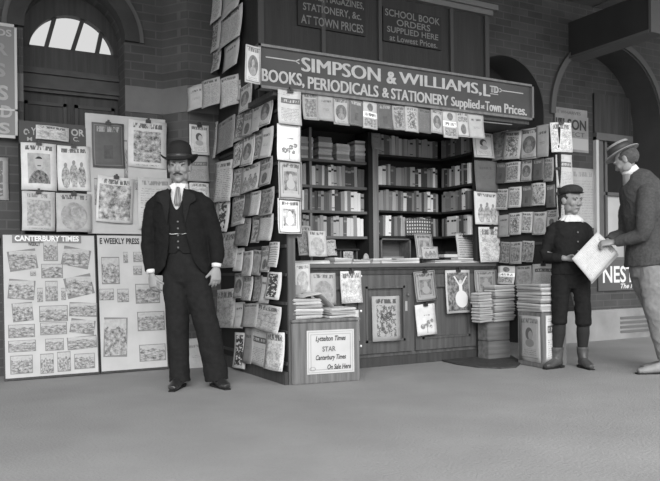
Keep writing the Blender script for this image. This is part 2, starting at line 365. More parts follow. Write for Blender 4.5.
def arch_wall(name, x0, x1, y0, y1, ztop, holes, m):
    """wall slab with round-headed openings; holes: (cx, r, zspring, zbase)"""
    bm = bmesh.new(); N = 20
    def slab(pts):
        f = [bm.verts.new((x, y0, z)) for x, z in pts]; b = [bm.verts.new((x, y1, z)) for x, z in pts]
        bm.faces.new(f); bm.faces.new(b[::-1])
        for i in range(len(pts)):
            j = (i + 1) % len(pts); bm.faces.new((f[j], f[i], b[i], b[j]))
    cur = x0
    for cx, r, zs, zb in sorted(holes):
        slab([(cur, 0), (cx - r, 0), (cx - r, ztop), (cur, ztop)])
        if zb > 0: slab([(cx - r, 0), (cx + r, 0), (cx + r, zb), (cx - r, zb)])
        for k in range(N):
            a0 = math.pi - math.pi * k / N; a1 = math.pi - math.pi * (k + 1) / N
            xa, xb = cx + r * math.cos(a0), cx + r * math.cos(a1)
            slab([(xa, zs + r * math.sin(a0)), (xb, zs + r * math.sin(a1)), (xb, ztop), (xa, ztop)])
        cur = cx + r
    slab([(cur, 0), (x1, 0), (x1, ztop), (cur, ztop)])
    return struct(link(name, bm, m))
def arch_ring(name, cx, zs, r0, r1, ya, yb, m, a0=0, a1=180, parent=None, N=28, legs=0):
    bm = bmesh.new(); pr = []
    pts = [(R(a0 + (a1 - a0) * k / N)) for k in range(N + 1)]
    rows = []
    for a in pts:
        rows.append([bm.verts.new((cx + r * math.cos(a), y, zs + r * math.sin(a))) for r, y in ((r0, ya), (r1, ya), (r1, yb), (r0, yb))])
    if legs:
        rows.insert(0, [bm.verts.new((v.co.x, v.co.y, zs - legs)) for v in rows[0]]); rows.append([bm.verts.new((v.co.x, v.co.y, zs - legs)) for v in rows[-1]])
    for i in range(len(rows) - 1):
        for k in range(4): bm.faces.new((rows[i][k], rows[i][(k + 1) % 4], rows[i + 1][(k + 1) % 4], rows[i + 1][k]))
    bm.faces.new(rows[0]); bm.faces.new(rows[-1])
    return link(name, bm, m, parent)

YL = 1.70
# left building wall with the round-headed doorway
DCX, DR, DZ = -1.245, .43, 2.98
arch_wall('wall_left', -6, -.47, YL, YL + .42, 3.95, [(DCX, DR, DZ, 0)], BRK_L)
RING = mat('dark_moulded_brick', .045, .8, .2, 20, .2, 5)
struct(arch_ring('trim_1', DCX, DZ, DR - .004, DR + .13, YL - .05, YL + .1, RING))
struct(arch_ring('trim_2', DCX, DZ, DR + .13, DR + .17, YL - .035, YL + .05, mat('worn_arch_edge', .11, .8)))
bm = bmesh.new(); box(bm, (-6, YL - .012, 2.34), (DCX - DR - .001, YL + .02, 2.58)); box(bm, (DCX + DR + .001, YL - .012, 2.34), (-.47, YL + .02, 2.58)); struct(link('trim_3', bm, STONE))
# door, transom and fanlight
YD = YL + .30; SHW = YD
dr = struct(thing('door_1', None, None))
DW = wood('old_door_timber', .05, .25)
bm = bmesh.new(); box(bm, (DCX - DR - .02, YD, 0), (DCX, YD + .05, 2.50)); box(bm, (DCX, YD - .006, 0), (DCX + DR + .02, YD + .05, 2.50)); link('door_leaf', bm, DW, dr)
bm = bmesh.new()
for cx in (DCX - .215, DCX + .215):
    for z0, z1 in ((.2, .95), (1.1, 2.42)):
        for a, b in (((cx - .18, z0), (cx + .18, z0 + .03)), ((cx - .18, z1 - .03), (cx + .18, z1)), ((cx - .18, z0), (cx - .15, z1)), ((cx + .15, z0), (cx + .18, z1))): box(bm, (a[0], YD - .02, a[1]), (b[0], YD, b[1]))
link('panel_moulding', bm, mat('door_moulding', .07, .6), dr)
bm = bmesh.new(); box(bm, (DCX - DR - .02, YD - .05, 2.50), (DCX + DR + .02, YD + .06, 2.72)); box(bm, (DCX - DR - .02, YD - .08, 2.53), (DCX + DR + .02, YD - .05, 2.57)); box(bm, (DCX - DR - .02, YD - .08, 2.66), (DCX + DR + .02, YD - .05, 2.69)); link('transom', bm, mat('transom_timber', .07, .6, 0, 1, .2, 8), dr)
wn = struct(thing('window_1', None, None))
bm = bmesh.new(); box(bm, (DCX - DR - .02, YD - .03, 2.72), (DCX + DR + .02, YD + .06, 2.92)); link('lower_panel', bm, DW, wn)
fr_ = arch_ring('fanlight_frame', DCX + .02, 2.86, .375, .66, YD - .03, YD + .06, DW, 6, 174, wn)
bm = bmesh.new()
for xa, za, xb, zb in ((-.21, 2.9, -.12, 3.24), (.02, 2.9, .13, 3.26), (.24, 2.9, .29, 3.14)):
    d = V((xb - xa, 0, zb - za)); s = V((d.z, 0, -d.x)).normalized() * .018
    q = [V((DCX + xa, 0, za)) - s, V((DCX + xa, 0, za)) + s, V((DCX + xb, 0, zb)) + s, V((DCX + xb, 0, zb)) - s]
    f = [bm.verts.new((p.x, YD, p.z)) for p in q]; b = [bm.verts.new((p.x, YD + .04, p.z)) for p in q]; bm.faces.new(f); bm.faces.new(b[::-1])
    for i in range(4): bm.faces.new((f[i], f[(i + 1) % 4], b[(i + 1) % 4], b[i]))
link('glazing_bar', bm, DW, wn)
GL = bpy.data.materials.new('fanlight_glass'); GL.use_nodes = True; b_ = GL.node_tree.nodes['Principled BSDF']; b_.inputs['Transmission Weight'].default_value = 1; b_.inputs['Roughness'].default_value = .12; b_.inputs['IOR'].default_value = 1.02; b_.inputs['Base Color'].default_value = (.13, .13, .13, 1)
bm = bmesh.new(); vv = [bm.verts.new((DCX + .02 + .38 * math.cos(R(a)), YD + .03, 2.86 + .38 * math.sin(R(a)))) for a in range(5, 176, 5)]; bm.faces.new(vv); link('window_pane', bm, GL, wn)
# octagonal brick pier beside the kiosk
pts = [(-.47, YL), (-.335, YL - .2), (-.30, 1.46), (.05, 1.46), (.05, YL + .42), (-.47, YL + .42)]
def prism(name, pts, z0, z1, m, parent=None):
    bm = bmesh.new(); a = [bm.verts.new((x, y, z0)) for x, y in pts]; b = [bm.verts.new((x, y, z1)) for x, y in pts]
    bm.faces.new(a); bm.faces.new(b)
    for i in range(len(pts)): j = (i + 1) % len(pts); bm.faces.new((a[i], a[j], b[j], b[i]))
    return link(name, bm, m, parent)
struct(prism('wall_pier', pts, 0, 3.95, BRK_L))
P2 = [(-.471, YL - .012), (-.343, YL - .208), (-.312, 1.448), (.05, 1.448), (.05, 1.5), (-.3, 1.5), (-.34, YL), (-.471, YL + .05)]
struct(prism('trim_4', P2, 2.34, 2.58, STONE))

# right building wall with two arched recesses
YR = 1.0
arch_wall('wall_right', 2.50, 12, YR, YR + .45, 3.95, [(4.78, .93, 2.62, 0), (2.50 + .62, .58, 2.62, 0)], BRK_R)
REV = mat('plastered_arch_reveal', .06, .9, .1, 6, .15, 2)
def reveal(name, cx, r, zs):
    return struct(arch_ring(name, cx, zs, r - .015, r + .001, YR - .01, YR + .45, REV, 0, 180, None, 36, 2.3))
reveal('trim_5', 4.78, .93, 2.62); reveal('trim_6', 3.12, .58, 2.62)
struct(arch_ring('trim_7', 4.78, 2.62, .93, 1.0, YR - .035, YR + .02, mat('arch_label_mould', .09, .8)))
bm = bmesh.new(); box(bm, (3.6, YR - .06, 0), (12, YR, .33)); box(bm, (3.7, YR - .05, .33), (12, YR, .36))
struct(link('baseboard_right', bm, PLINTH))
INF = YR + .40
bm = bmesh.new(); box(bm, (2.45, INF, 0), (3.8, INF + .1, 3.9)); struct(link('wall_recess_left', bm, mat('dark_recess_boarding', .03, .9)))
def inf_hole():
    bm = bmesh.new(); a, b, z0, z1 = WX0, WX1, WZ0, WZ1
    box(bm, (3.8, INF, 0), (a, INF + .1, 3.9)); box(bm, (b, INF, 0), (5.9, INF + .1, 3.9)); box(bm, (a, INF, 0), (b, INF + .1, z0)); box(bm, (a, INF, z1), (b, INF + .1, 3.9))
    return struct(link('wall_recess_right', bm, BRK_R))
q = on(593, 145, ply(INF)); q2 = on(600, 262, ply(INF)); WX0 = q.x; WX1 = 5.62; WZ1 = q.z + .1; WZ0 = q2.z + .06
inf_hole()
wn = struct(thing('window_2', None, None)); FRW = mat('pale_window_frame', .12, .6, 0, 1, .1, 5)
bm = bmesh.new()
box(bm, (WX0 + .05, INF - .04, WZ0), (WX0 + .08, INF + .05, WZ1)); box(bm, (WX1 - .07, INF - .05, WZ0), (WX1, INF + .05, WZ1)); box(bm, (WX0 - .02, INF - .09, WZ0 - .06), (WX1, INF + .05, WZ0))
box(bm, (WX0 + .10, INF - .02, WZ0), (WX0 + .16, INF + .03, WZ1)); box(bm, (WX0, INF - .06, WZ1 - .04), (WX1, INF + .05, WZ1 + .05))
zm = on(612, 194, ply(INF)).z; box(bm, (WX0 + .16, INF - .01, zm - .02), (WX1 - .07, INF + .04, zm + .02)); box(bm, (5.15, INF - .01, WZ0), (5.19, INF + .04, WZ1)); link('window_frame', bm, FRW, wn)
boxo('window_stile', (WX0, INF - .05, WZ0), (WX0 + .045, INF + .05, WZ1), mat('white_window_stile', .5, .5), wn)
boxo('window_pane', (WX0, INF + .045, zm), (WX1, INF + .055, WZ1), mat('dark_window_glass', .03, .08, spec=.6), wn)
boxo('window_blind', (WX0, INF + .045, WZ0), (WX1, INF + .06, zm), mat('pale_roller_blind', .5, .8, 0, 1, .08, 3), wn)
boxo('window_shutter', (WX0, INF - .03, WZ1 + .05), (WX1, INF + .05, WZ1 + .55), W_DARK, wn)

# verandah beam over the right arch, running out from the wall
XB = 4.1
q = on(575, 57, plx(XB)); q1 = on(650, 33, plx(XB))
bm = bmesh.new(); box(bm, (XB, q1.y, q.z + .02), (XB + .18, YR, q.z + .42)); struct(link('trim_8', bm, mat('verandah_beam_paint', .035, .7, .1, 8, .15, 2)))
bm = bmesh.new(); box(bm, (XB - .03, q1.y, q.z - .01), (XB + .21, YR, q.z + .02)); box(bm, (XB - .02, q1.y - .03, q.z - .01), (XB + .2, q1.y, q.z + .42)); struct(link('trim_9', bm, mat('beam_edge_paint', .10, .7)))

# ================================================================ THE KIOSK
K = thing('bookstall_kiosk', 'dark timber bookstall built against the station wall, hung all over with papers', 'kiosk', (0, 0, 0))
TOP = 3.40
bm = bmesh.new(); box(bm, (-.005, .5, 2.22), (2.44, 1.46, TOP)); 
link('upper_boarding', bm, W_FASC, K)
bm = bmesh.new()
bm.free()
for x, w2 in ((.015, .025), (.60, .018), (1.18, .018), (1.99, .018), (2.425, .025)): boxo('fascia_batten', (x - w2, .478, 2.3), (x + w2, .5, TOP), mat('batten_paint', .05, .6), K)
bm = bmesh.new(); box(bm, (-.05, .42, TOP), (2.52, 1.46, TOP + .05)); box(bm, (-.02, .45, TOP - .05), (2.48, .5, TOP)); link('cornice', bm, mat('cornice_paint', .13, .6), K)
bm = bmesh.new(); box(bm, (-.1, .0, 2.20), (2.50, .5, 2.24)); link('hood_soffit', bm, W_DARK, K)
bm = bmesh.new(); box(bm, (0, 0, .0), (.03, 1.45, 2.22)); box(bm, (.08, 0.0, 1.14), (.115, 1.05, 2.2)); box(bm, (.03, 0, 1.14), (.08, .03, 2.2)); link('side_panel', bm, W_BLACK, K)
bm = bmesh.new()
for z in (.16, .40, .62, .84, 1.06, 1.28, 1.49, 1.71, 1.93, 2.12): box(bm, (-.012, .0, z - .012), (0, 1.45, z + .012))
link('rack_batten', bm, W_DARK, K)
bm = bmesh.new(); box(bm, (.0, -.025, 1.13), (.12, 0, 2.2)); box(bm, (.0, -.02, 0), (.03, 0, 1.13)); box(bm, (.03, -.02, .5), (.062, .02, 1.13)); link('corner_post', bm, W_MID, K)
bm = bmesh.new(); box(bm, (-.03, -.01, .0), (-.005, 1.46, .10)); link('skirting', bm, W_DARK, K)
# counter: top, front with doors
CT = .925
bm = bmesh.new(); box(bm, (.116, .44, CT - .035), (2.48, 1.0, CT), bev=.006); link('counter_top', bm, wood('counter_timber', .10, .3, .4, (0, 1, 1)), K)
bm = bmesh.new(); box(bm, (.116, .50, 0.0), (2.48, .53, CT - .035)); link('counter_front', bm, W_MID, K)
bm = bmesh.new(); box(bm, (.116, .47, 0.0), (2.48, .50, .085)); box(bm, (.116, .48, CT - .1), (2.48, .5, CT - .035)); box(bm, (.116, .465, CT - .055), (2.48, .5, CT - .035)); link('plinth_board', bm, W_DARK, K)
def door_panel(name, x0, x1, z0=.12, z1=.82):
    bm = bmesh.new(); y = .5; s = .075
    box(bm, (x0, y - .022, z0), (x0 + s, y, z1)); box(bm, (x1 - s, y - .022, z0), (x1, y, z1)); box(bm, (x0 + s, y - .022, z0), (x1 - s, y, z0 + .1)); box(bm, (x0 + s, y - .022, z1 - .1), (x1 - s, y, z1))
    for a, b in (((x0 + s, z0 + .1), (x0 + s + .02, z1 - .1)), ((x1 - s - .02, z0 + .1), (x1 - s, z1 - .1)), ((x0 + s, z0 + .1), (x1 - s, z0 + .12)), ((x0 + s, z1 - .12), (x1 - s, z1 - .1))): box(bm, (a[0], y - .03, a[1]), (b[0], y, b[1]))
    return link(name, bm, W_MID, K)
xs = [on(x, 300, ply(.5)).x for x in (300, 353, 357, 410, 414, 474)]
door_panel('door', xs[0], xs[1]); d2 = door_panel('door', xs[2], xs[3]); door_panel('door', xs[4], xs[5])
bm = bmesh.new(); p = on(408, 295, ply(.47)); ell(bm, p, (.013, .018, .013)); k = link('door_knob', bm, mat('dark_brass', .1, .3, spec=.7), d2)
for q in ((361, 276), (361, 311), (361, 346)):
    bm = bmesh.new(); p = on(*q, ply(.475)); ell(bm, p, (.011, .008, .011)); link('white_stud', bm, STUD, d2)
p = on(382, 276, ply(.47))
bm = bmesh.new(); p = on(406, 306, ply(.475)); box(bm, (p.x - .012, p.y - .006, p.z - .045), (p.x + .012, p.y + .004, p.z + .045)); link('lock_plate', bm, mat('worn_lock_plate', .3, .4), d2)

# bookcase: back, uprights, shelves, the right-hand return
BX = 2.236
CASE = thing('bookcase', 'tall dark built-in bookcase full of books behind the counter', 'bookcase', (1.2, 1.1, CT))
ci = Matrix.Translation(-V(CASE.location))
bm = bmesh.new(); box(bm, (.116, 1.2, .9), (2.46, 1.24, 2.22), 0, ci); link('back_panel', bm, W_BLACK, CASE)
bm = bmesh.new(); box(bm, (BX + .16, .5, .925), (BX + .19, 1.2, 2.22), 0, ci); link('end_panel', bm, W_BLACK, CASE)
xu = on(375, 200, ply(.97)).x; xl = on(312, 200, ply(.97)).x
for x, hw, m_, yy in ((xu, .035, W_LIGHT, .96), (xu - .06, .025, W_BLACK, .95), (xl, .012, W_LIGHT, .99)):
    bm = bmesh.new(); box(bm, (x - hw, yy, .925), (x + hw, 1.2, 2.2), 0, ci); link('upright', bm, m_, CASE)
ZL = [1.19, 1.43, 1.665, 1.91]; ZR = [1.20, 1.45, 1.70, 2.0]
SHM = wood('shelf_edge_timber', .12, .25, .6, (0, 1, 1))
for z in ZL: boxo('shelf', V((.2, .98, z - .025)) - CASE.location, V((xu - .035, 1.2, z)) - CASE.location, SHM, CASE)
for z in ZR:
    bm = bmesh.new(); box(bm, (xu + .035, .98, z - .02), (BX, 1.2, z), 0, ci); box(bm, (BX - .01, .5, z - .02), (BX + .16, 1.2, z), 0, ci); link('shelf', bm, SHM if False else W_BLACK, CASE)

# books, every one its own object
BT = [('dark', .06), ('dark', .10), ('grey', .18), ('grey', .25), ('mid-toned', .36), ('pale', .55), ('pale', .68)]
BAND = mat('gilt_spine_band', .22, .5); BAND2 = mat('dark_spine_band', .02, .6)
def book_mesh(tone, band, w_, h, d):
    bm = bmesh.new(); box(bm, (-w_ / 2, 0, 0), (w_ / 2, d, h), 0, None, .003)
    if band:
        for z0, z1 in ((.72, .82),) + (((.12, .16),) if band > 1 else ()): box(bm, (-w_ / 2 * .92, -.0015, z0 * h), (w_ / 2 * .92, .001, z1 * h), 1)
    me = bpy.data.meshes.new('book'); bm.to_mesh(me); bm.free(); me.materials.append(mat('book_cloth_%d' % int(tone * 1000), tone, .75, .05, 60, .15, 30)); me.materials.append(BAND if tone < .2 else BAND2); return me
BM = [(nm, t, [book_mesh(t, b, 1, 1, 1) for b in (0, 0, 0, 1, 2)]) for nm, t in BT]
def books(start, dirv, nrm, length, z, hmax, where, group, dep=.13, tones=None):
    """a row of upright books from start, spines facing nrm"""
    s = 0; cnt = {}; rz = math.atan2(dirv.y, dirv.x); run = 0; choice = None
    while True:
        wd = random.uniform(.026, .043)
        if s + wd > length: break
        if run <= 0: choice = random.choice(BM if tones is None else [BM[i] for i in tones]); run = random.choice((1, 1, 1, 2))
        run -= 1; nm, t, ms = choice; h = hmax * random.uniform(.84, 1.0)
        cnt[nm] = cnt.get(nm, 0) + 1
        o = bpy.data.objects.new('book', random.choice(ms)); C.objects.link(o)
        p = start + dirv * (s + wd / 2); o.location = (p.x, p.y, z); o.rotation_euler = (0, random.choice((0, 0, 0, R(1.5), R(-1))), rz)
        o.scale = (wd - .0015, dep, h)
        k = cnt[nm]; tag(o, '%s %s-spined book from the left, %s' % (ORD1[k - 1], nm, where), 'book', group)
        s += wd
XA = V((1, 0, 0))
for i, (z, h) in enumerate(zip(ZL[:3] , (.20, .2, .205))):
    rowname = ('bottom', 'middle', 'upper')[i]
    books(V((xl + .014, 1.0, 0)), XA, 0, xu - .088 - xl - .014, z, h, '%s shelf of the left bookcase bay' % rowname, 'books in the left bay')
    books(V((xl - .22, 1.0, 0)), XA, 0, .205, z, h, '%s shelf of the narrow far-left bay' % rowname, 'books in the far-left bay')
for i, z in enumerate(ZR):
    rowname = ('bottom', 'third', 'second', 'top')[i]; h = (.205, .21, .21, .2)[i]
    tn = [1, 2, 3, 3, 4] if i == 3 else None
    books(V((xu + .04, 1.0, 0)), XA, 0, BX - xu - .05, z, h, '%s shelf of the right bay' % rowname, 'books in the right bay', tones=tn)
    books(V((BX, .985, 0)), V((0, -1, 0)), 0, .46, z, h, '%s shelf of the right bay\'s side return' % rowname, 'books on the side return', tones=tn)
# books lying flat in piles on the left bay's top shelf
for c, (px, n) in enumerate(((306, 8), (325, 9), (343, 7), (361, 9))):
    p = on(px, 145, ply(1.02)); z = ZL[3]
    for k in range(n):
        th = random.uniform(.018, .03); nm, t, _ = random.choice(BM[3:])
        o = boxo('book', (-.075, 0, 0), (.075 + random.uniform(-.01, .01), .15, th), mat('book_cloth_%d' % int(t * 1000), t), None, .003); o.location = (p.x, 1.0 + random.uniform(0, .015), z); z += th
        tag(o, '%s book lying flat from the bottom of the %s pile, top shelf, left bay' % (ORD1[k], ('far-left', 'second', 'third', 'right-hand')[c]), 'book', 'flat books on the top shelf')

# ================================================================ SIGNS
YS = -.02; SP = ply(YS); MS = place_mat(V((0, YS, 0)), V((1, 0, 0)), V((0, -1, 0)))
S = thing('shop_sign', 'long dark signboard over the bookstall reading SIMPSON & WILLIAMS LTD in pale capitals', 'sign', (0, YS, 2.25))
si = Matrix.Translation(-V(S.location)); MSL = si @ MS
bm = bmesh.new(); box(bm, (-.215, YS, 2.245), (2.505, YS + .05, 2.555), 0, si); link('sign_board', bm, SIGNM, S)
bm = bmesh.new()
for a, b in (((-.235, 2.235), (2.525, 2.256)), ((-.235, 2.546), (2.525, 2.565)), ((-.235, 2.235), (-.213, 2.565)), ((2.503, 2.235), (2.525, 2.565))): box(bm, (a[0], YS - .02, a[1]), (b[0], YS + .055, b[1]), 0, si)
link('sign_frame', bm, FRAMEM, S)
def X(px, y=90): return on(px, y, SP).x
for s, a, b, z0, z1 in (('SIMPSON', 302, 380, 2.405, 2.513), ('&', 387, 396, 2.40, 2.50), ('WILLIAMS,', 399.5, 481, 2.40, 2.51), ('L', 483.5, 489.5, 2.405, 2.51), ('TD', 490, 498, 2.445, 2.505),
                        ('BOOKS,', 262, 304, 2.275, 2.385), ('PERIODICALS', 308, 378, 2.275, 2.37), ('&', 382, 388.5, 2.28, 2.36), ('STATIONERY', 391, 448, 2.275, 2.365), ('Supplied', 451, 479, 2.255, 2.36), ('at', 480.5, 484, 2.29, 2.325), ('Town', 485, 500.5, 2.275, 2.36), ('Prices.', 504, 526, 2.275, 2.36)):
    text(s, X(a), X(b), z0, z1, LETTER, S, MSL, bold=(0 if 'M' in s else .009), fat=(.006 if z0 > 2.38 else .003))
bm = bmesh.new()
box(bm, (X(490), YS - .003, 2.43), (X(498), YS, 2.436), 0, si)
for a, b, tail in ((266, 296, 1), (502, 523, -1)):
    xa, xb = X(a), X(b); z = 2.475; box(bm, (xa, YS - .003, z - .004), (xb, YS, z + .004), 0, si)
    xe = xb if tail > 0 else xa
    for sg in (1, -1): box(bm, (0, -.003, -.004), (.035, 0, .004), 0, si @ Matrix.Translation((xe, YS, z)) @ Matrix.Rotation(R(-28 * sg if tail > 0 else 180 + 28 * sg - 180 ), 4, 'Y') @ Matrix.Translation((0 if tail > 0 else -.035, 0, 0)))
link('flourish', bm, LETTER, S)
# notices on the boarding above
YF = .5
def fascia_sign(x0, x1, z0, z1, rows, label):
    F = thing('notice_board', label, 'notice', ((x0 + x1) / 2, YF, z0)); fi = Matrix.Translation(-V(F.location)); Mf = fi @ place_mat(V((0, YF - .02, 0)), V((1, 0, 0)), V((0, -1, 0)))
    bm = bmesh.new(); box(bm, (x0, YF - .02, z0), (x1, YF, z1), 0, fi); link('board', bm, mat('notice_black_paint', .018, .6), F)
    for s, a, b, c, d in rows: text(s, x0 + (x1 - x0) * a, x0 + (x1 - x0) * b, c, d, LET_DIM, F, Mf, bold=.015)
    return F
fx = [on(x, 25, ply(YF)).x for x in (297, 364.5, 382, 440)]
fascia_sign(fx[0], fx[1], 2.945, 3.38, [('BOOKS, MAGAZINES,', .03, .97, 3.17, 3.24), ('STATIONERY, &c.', .07, .93, 3.07, 3.145), ('AT TOWN PRICES', .04, .96, 2.965, 3.04)], 'black notice board on the boarding reading BOOKS, MAGAZINES, STATIONERY AT TOWN PRICES')
fascia_sign(fx[2], fx[3], 2.935, 3.245, [('SCHOOL BOOK', .03, .97, 3.165, 3.23), ('ORDERS', .22, .8, 3.09, 3.15), ('SUPPLIED HERE', .06, .94, 3.02, 3.075), ('at Lowest Prices.', .1, .92, 2.945, 3.0)], 'black notice board on the boarding reading SCHOOL BOOK ORDERS')

# ================================================================ MAGAZINES
SIDE = plx(-.012)
rowsS = [
 ('top row, kiosk side rack', [((263, 95, 276, 128), 'oval', .42), ((255, 102, 265, 134), 'plain', .36), ((246, 108, 257, 138), 'small_oval', .3), ((238, 113, 248, 142), 'figure', .34), ((220, 118, 238, 153), 'text', .2), ((210, 123, 220, 161), 'text', .3)]),
 ('second row, kiosk side rack', [((266, 127, 277, 159), 'plain', .42), ((256, 129, 268, 160), 'picture', .36), ((246, 135, 258, 167), 'oval', .38), ((236, 141, 247, 168), 'figure', .45)]),
 ('third row, kiosk side rack', [((265, 158, 277, 187), 'small_oval', .3), ((244, 164, 264, 193), 'group', .42), ((235, 168, 245, 197), 'figure', .34), ((218, 160, 236, 203), 'text', .42), ((211, 164, 217.5, 202), 'dark', .07)]),
 ('fourth row, kiosk side rack', [((264, 188, 277, 216), 'wide', .3), ((254, 191, 264.5, 216), 'text', .46), ((247.5, 191, 254, 217), 'plain', .1), ((234, 195, 248, 226), 'picture', .36), ((221, 199, 233, 232), 'bold', .5), ((212, 203, 221, 230), 'plain', .28)]),
 ('fifth row, kiosk side rack', [((263, 214, 277, 241), 'text', .4), ((254, 216, 264, 243), 'figure', .42), ((239, 218, 254, 246), 'sketch', .2), ((219, 232, 240, 268), 'sketch', .36)]),
 ('sixth row, kiosk side rack', [((274, 242, 284, 267), 'rows', .42), ((264, 246, 274.5, 272), 'small_oval', .36), ((255, 250, 264.5, 275), 'face', .28), ((246.5, 251, 256, 276), 'face', .34), ((238, 248, 246.5, 271), 'plain', .5)]),
 ('seventh row, kiosk side rack', [((272, 272, 286, 299), 'bold', .55), ((263.5, 277, 273, 303), 'plain', .42), ((255.5, 276, 264, 301), 'wide', .3), ((246.5, 276, 256, 300), 'sketch', .36), ((237, 273, 246.5, 298), 'oval', .34)]),
 ('eighth row, kiosk side rack', [((259, 304, 284, 331), 'sketch', .46), ((246, 303, 262, 327), 'text', .3), ((237, 302, 247, 328), 'plain', .48)]),
 ('lowest row, kiosk side rack', [((270, 331, 288, 370), 'sketch', .62), ((252, 328, 271, 365), 'newsband', .38), ((248, 327, 256, 363), 'plain', .17), ((237, 332, 248.5, 368), 'bold', .6)]),
]
SD = {'oval': 'with an oval portrait', 'plain': 'with a bare cover', 'small_oval': 'with a small round picture', 'figure': 'with a drawn figure', 'text': 'covered in small print', 'picture': 'with a framed picture', 'wide': 'with a full-page picture',
      'group': 'showing a group of people', 'dark': 'in dark covers', 'bold': 'in bold black lettering', 'sketch': 'with a sketch all over', 'rows': 'with rows of type', 'face': 'with a rounded drawing', 'newsband': 'with a dark heading band'}
def tonew(b): return 'dark' if b < .15 else 'grey' if b < .34 else 'pale' if b < .48 else 'white'
for where, row in rowsS:
    for k, (bx, st, b) in enumerate(row):
        paper(SIDE, bx, st, b, '%s magazine %s, %s from the corner, %s' % (tonew(b), SD[st], ORD1[k], where), 'magazines on the kiosk side', off=.004 + .007 * ((len(row) - k) % 3) + (.012 if k == 0 else 0), tilt=random.uniform(-3, 3), curl=.03, bulge=.008, ink=.05)
pp = paper(SIDE, (216, 289, 237, 328), 'sketch', .4, 'grey sketch poster low on the kiosk side behind the bowler-hatted man', off=.01, tilt=-4, cat='poster')
# front of the left corner post
LF = ply(-.03)
paper(LF, (277, 91, 300, 126), 'newsband', .5, 'pale newspaper with a grey heading band at the top of the kiosk corner post', off=.012, tilt=1, clip=True, cat='newspaper')
paper(LF, (276.5, 125, 299.5, 162), 'flower', .72, 'white magazine with a flower drawing, second on the kiosk corner post', off=.006, tilt=1.5)
paper(LF, (278, 161, 301, 200), 'bust', .36, 'grey magazine with a framed figure, third on the kiosk corner post', off=.004, tilt=1.5)
paper(LF, (277, 199, 300, 234), 'bust', .66, 'white magazine with a framed bust portrait, lowest on the kiosk corner post', off=.008, tilt=.5)
# papers hung high on the left of the kiosk
HS = plx(-.02); HI = [((205, -8, 225, 28), 'text', .5, 'lowest visible lines of a pale newspaper'), ((225.5, -12, 243, 16), 'plain', .45, 'pale paper'), ((205.5, 23, 224, 56), 'figure', .36, 'grey figure paper'), ((223, 11, 245, 45), 'text', .45, 'broad text paper'), ((206, 52, 223.5, 76), 'wide', .42, 'paper with a dark picture'), ((227, 42, 242, 70), 'plain', .4, 'small plain paper')]
HL = ['pale newspaper at the very top left of the hanging papers', 'pale paper at the very top right of the hanging papers', 'grey magazine with a figure, in the second row of the high hanging papers', 'broad pale paper beside the boarding edge, second row of the high hanging papers', 'paper with a dark picture, lowest left of the high hanging papers', 'small plain paper, lowest right of the high hanging papers']
for (bx, st, b, _), lb in zip(HI, HL): paper(HS, bx, st, b, lb, 'papers hung high on the kiosk', cutf=.1, off=.015, tilt=random.uniform(-2, 2), curl=.03)
# folded papers pegged on a cord between pier and kiosk
n = V((-.964, -.266, 0)).normalized(); cdir = V((-.5, .866, 0)); DI = (V((-.035, 1.0, 0)), V((-.866, -.5, 0)))
lb = ['pale folded paper at the left end of the cord below the hanging papers', 'grey folded paper second along the cord by the pier', 'folded paper with dark headings third along the cord by the pier', 'narrow folded paper fourth along the cord by the pier']
for i, (bx, st, b) in enumerate([((188, 85, 206, 111), 'plain', .46), ((203, 79, 221, 108), 'text', .38), ((220, 76, 239, 108), 'text', .46), ((239, 80, 247, 101), 'plain', .4)]): paper(DI, bx, st, b, lb[i], 'papers on the cord', off=.01 * (i % 2), tilt=-6, curl=.03, bulge=.012)
a = on(187, 86, DI); b = on(247, 77, DI); bm = bmesh.new(); tube(bm, [(a.x, a.y, a.z, .004), ((a.x + b.x) / 2, (a.y + b.y) / 2, (a.z + b.z) / 2 - .02, .004), (b.x + .04, b.y, b.z + .01, .004)], 8); tag(link('hanging_cord', bm, W_LIGHT), 'thin cord by the brick pier from which folded papers hang', 'cord')
paper(plx(-.03), (242, 84, 254, 113), 'oval', .42, 'pale magazine with an oval, hanging just below the left end of the long sign', off=.01)
paper(ply(-.05), (245.5, 46, 260.5, 85), 'oval', .5, 'magazine with a dark oval portrait clipped over the left end of the long sign', off=.002, tilt=3, clip=False)
# papers on the pier beside the bowler hat
PF = ply(1.445)
paper(PF, (189, 125, 208.5, 155.5), 'roundel', .55, 'white-bordered magazine with a curly-haired head drawing on the pier beside the hat', off=.004, clip=True)
paper(PF, (186, 156, 208, 182), 'newsband', .3, 'grey paper with a dark heading on the pier beside the man\'s face', off=.003)
paper(PF, (189, 183, 208, 200), 'sketch', .6, 'white sketch paper low on the pier just above the man\'s shoulder', off=.006)
# row strung under the sign
VA = ply(.0)
va = [((301.5, 93, 317, 121), 'picture', .3), ((317, 95, 333, 122), 'plain', .28), ((332, 98, 348, 126), 'oval', .34), ((348, 100, 362, 127), 'dark', .12), ((362, 102, 376.5, 130), 'banded', .4), ((376.5, 104, 391, 130), 'dark', .1), ((391, 106, 404, 131), 'figure', .28), ((404, 107, 417, 133), 'figure', .36), ((417, 109, 430, 134), 'text', .14), ((430, 110, 441.5, 134.5), 'oval', .36), ((441.5, 111, 456, 139), 'banded', .4), ((455, 112, 467, 138), 'small_oval', .4), ((467, 114, 482.5, 139), 'plain', .34)]
ends = ['far left by the corner post', 'second from the left', 'third from the left', 'fourth from the left', 'fifth from the left, with a white band', 'sixth from the left', 'seventh from the left, over the bookcase upright', 'eighth from the left', 'ninth from the left', 'tenth from the left', 'eleventh from the left', 'twelfth from the left', 'far right by the rack']
SD['banded'] = 'with light and dark bands'
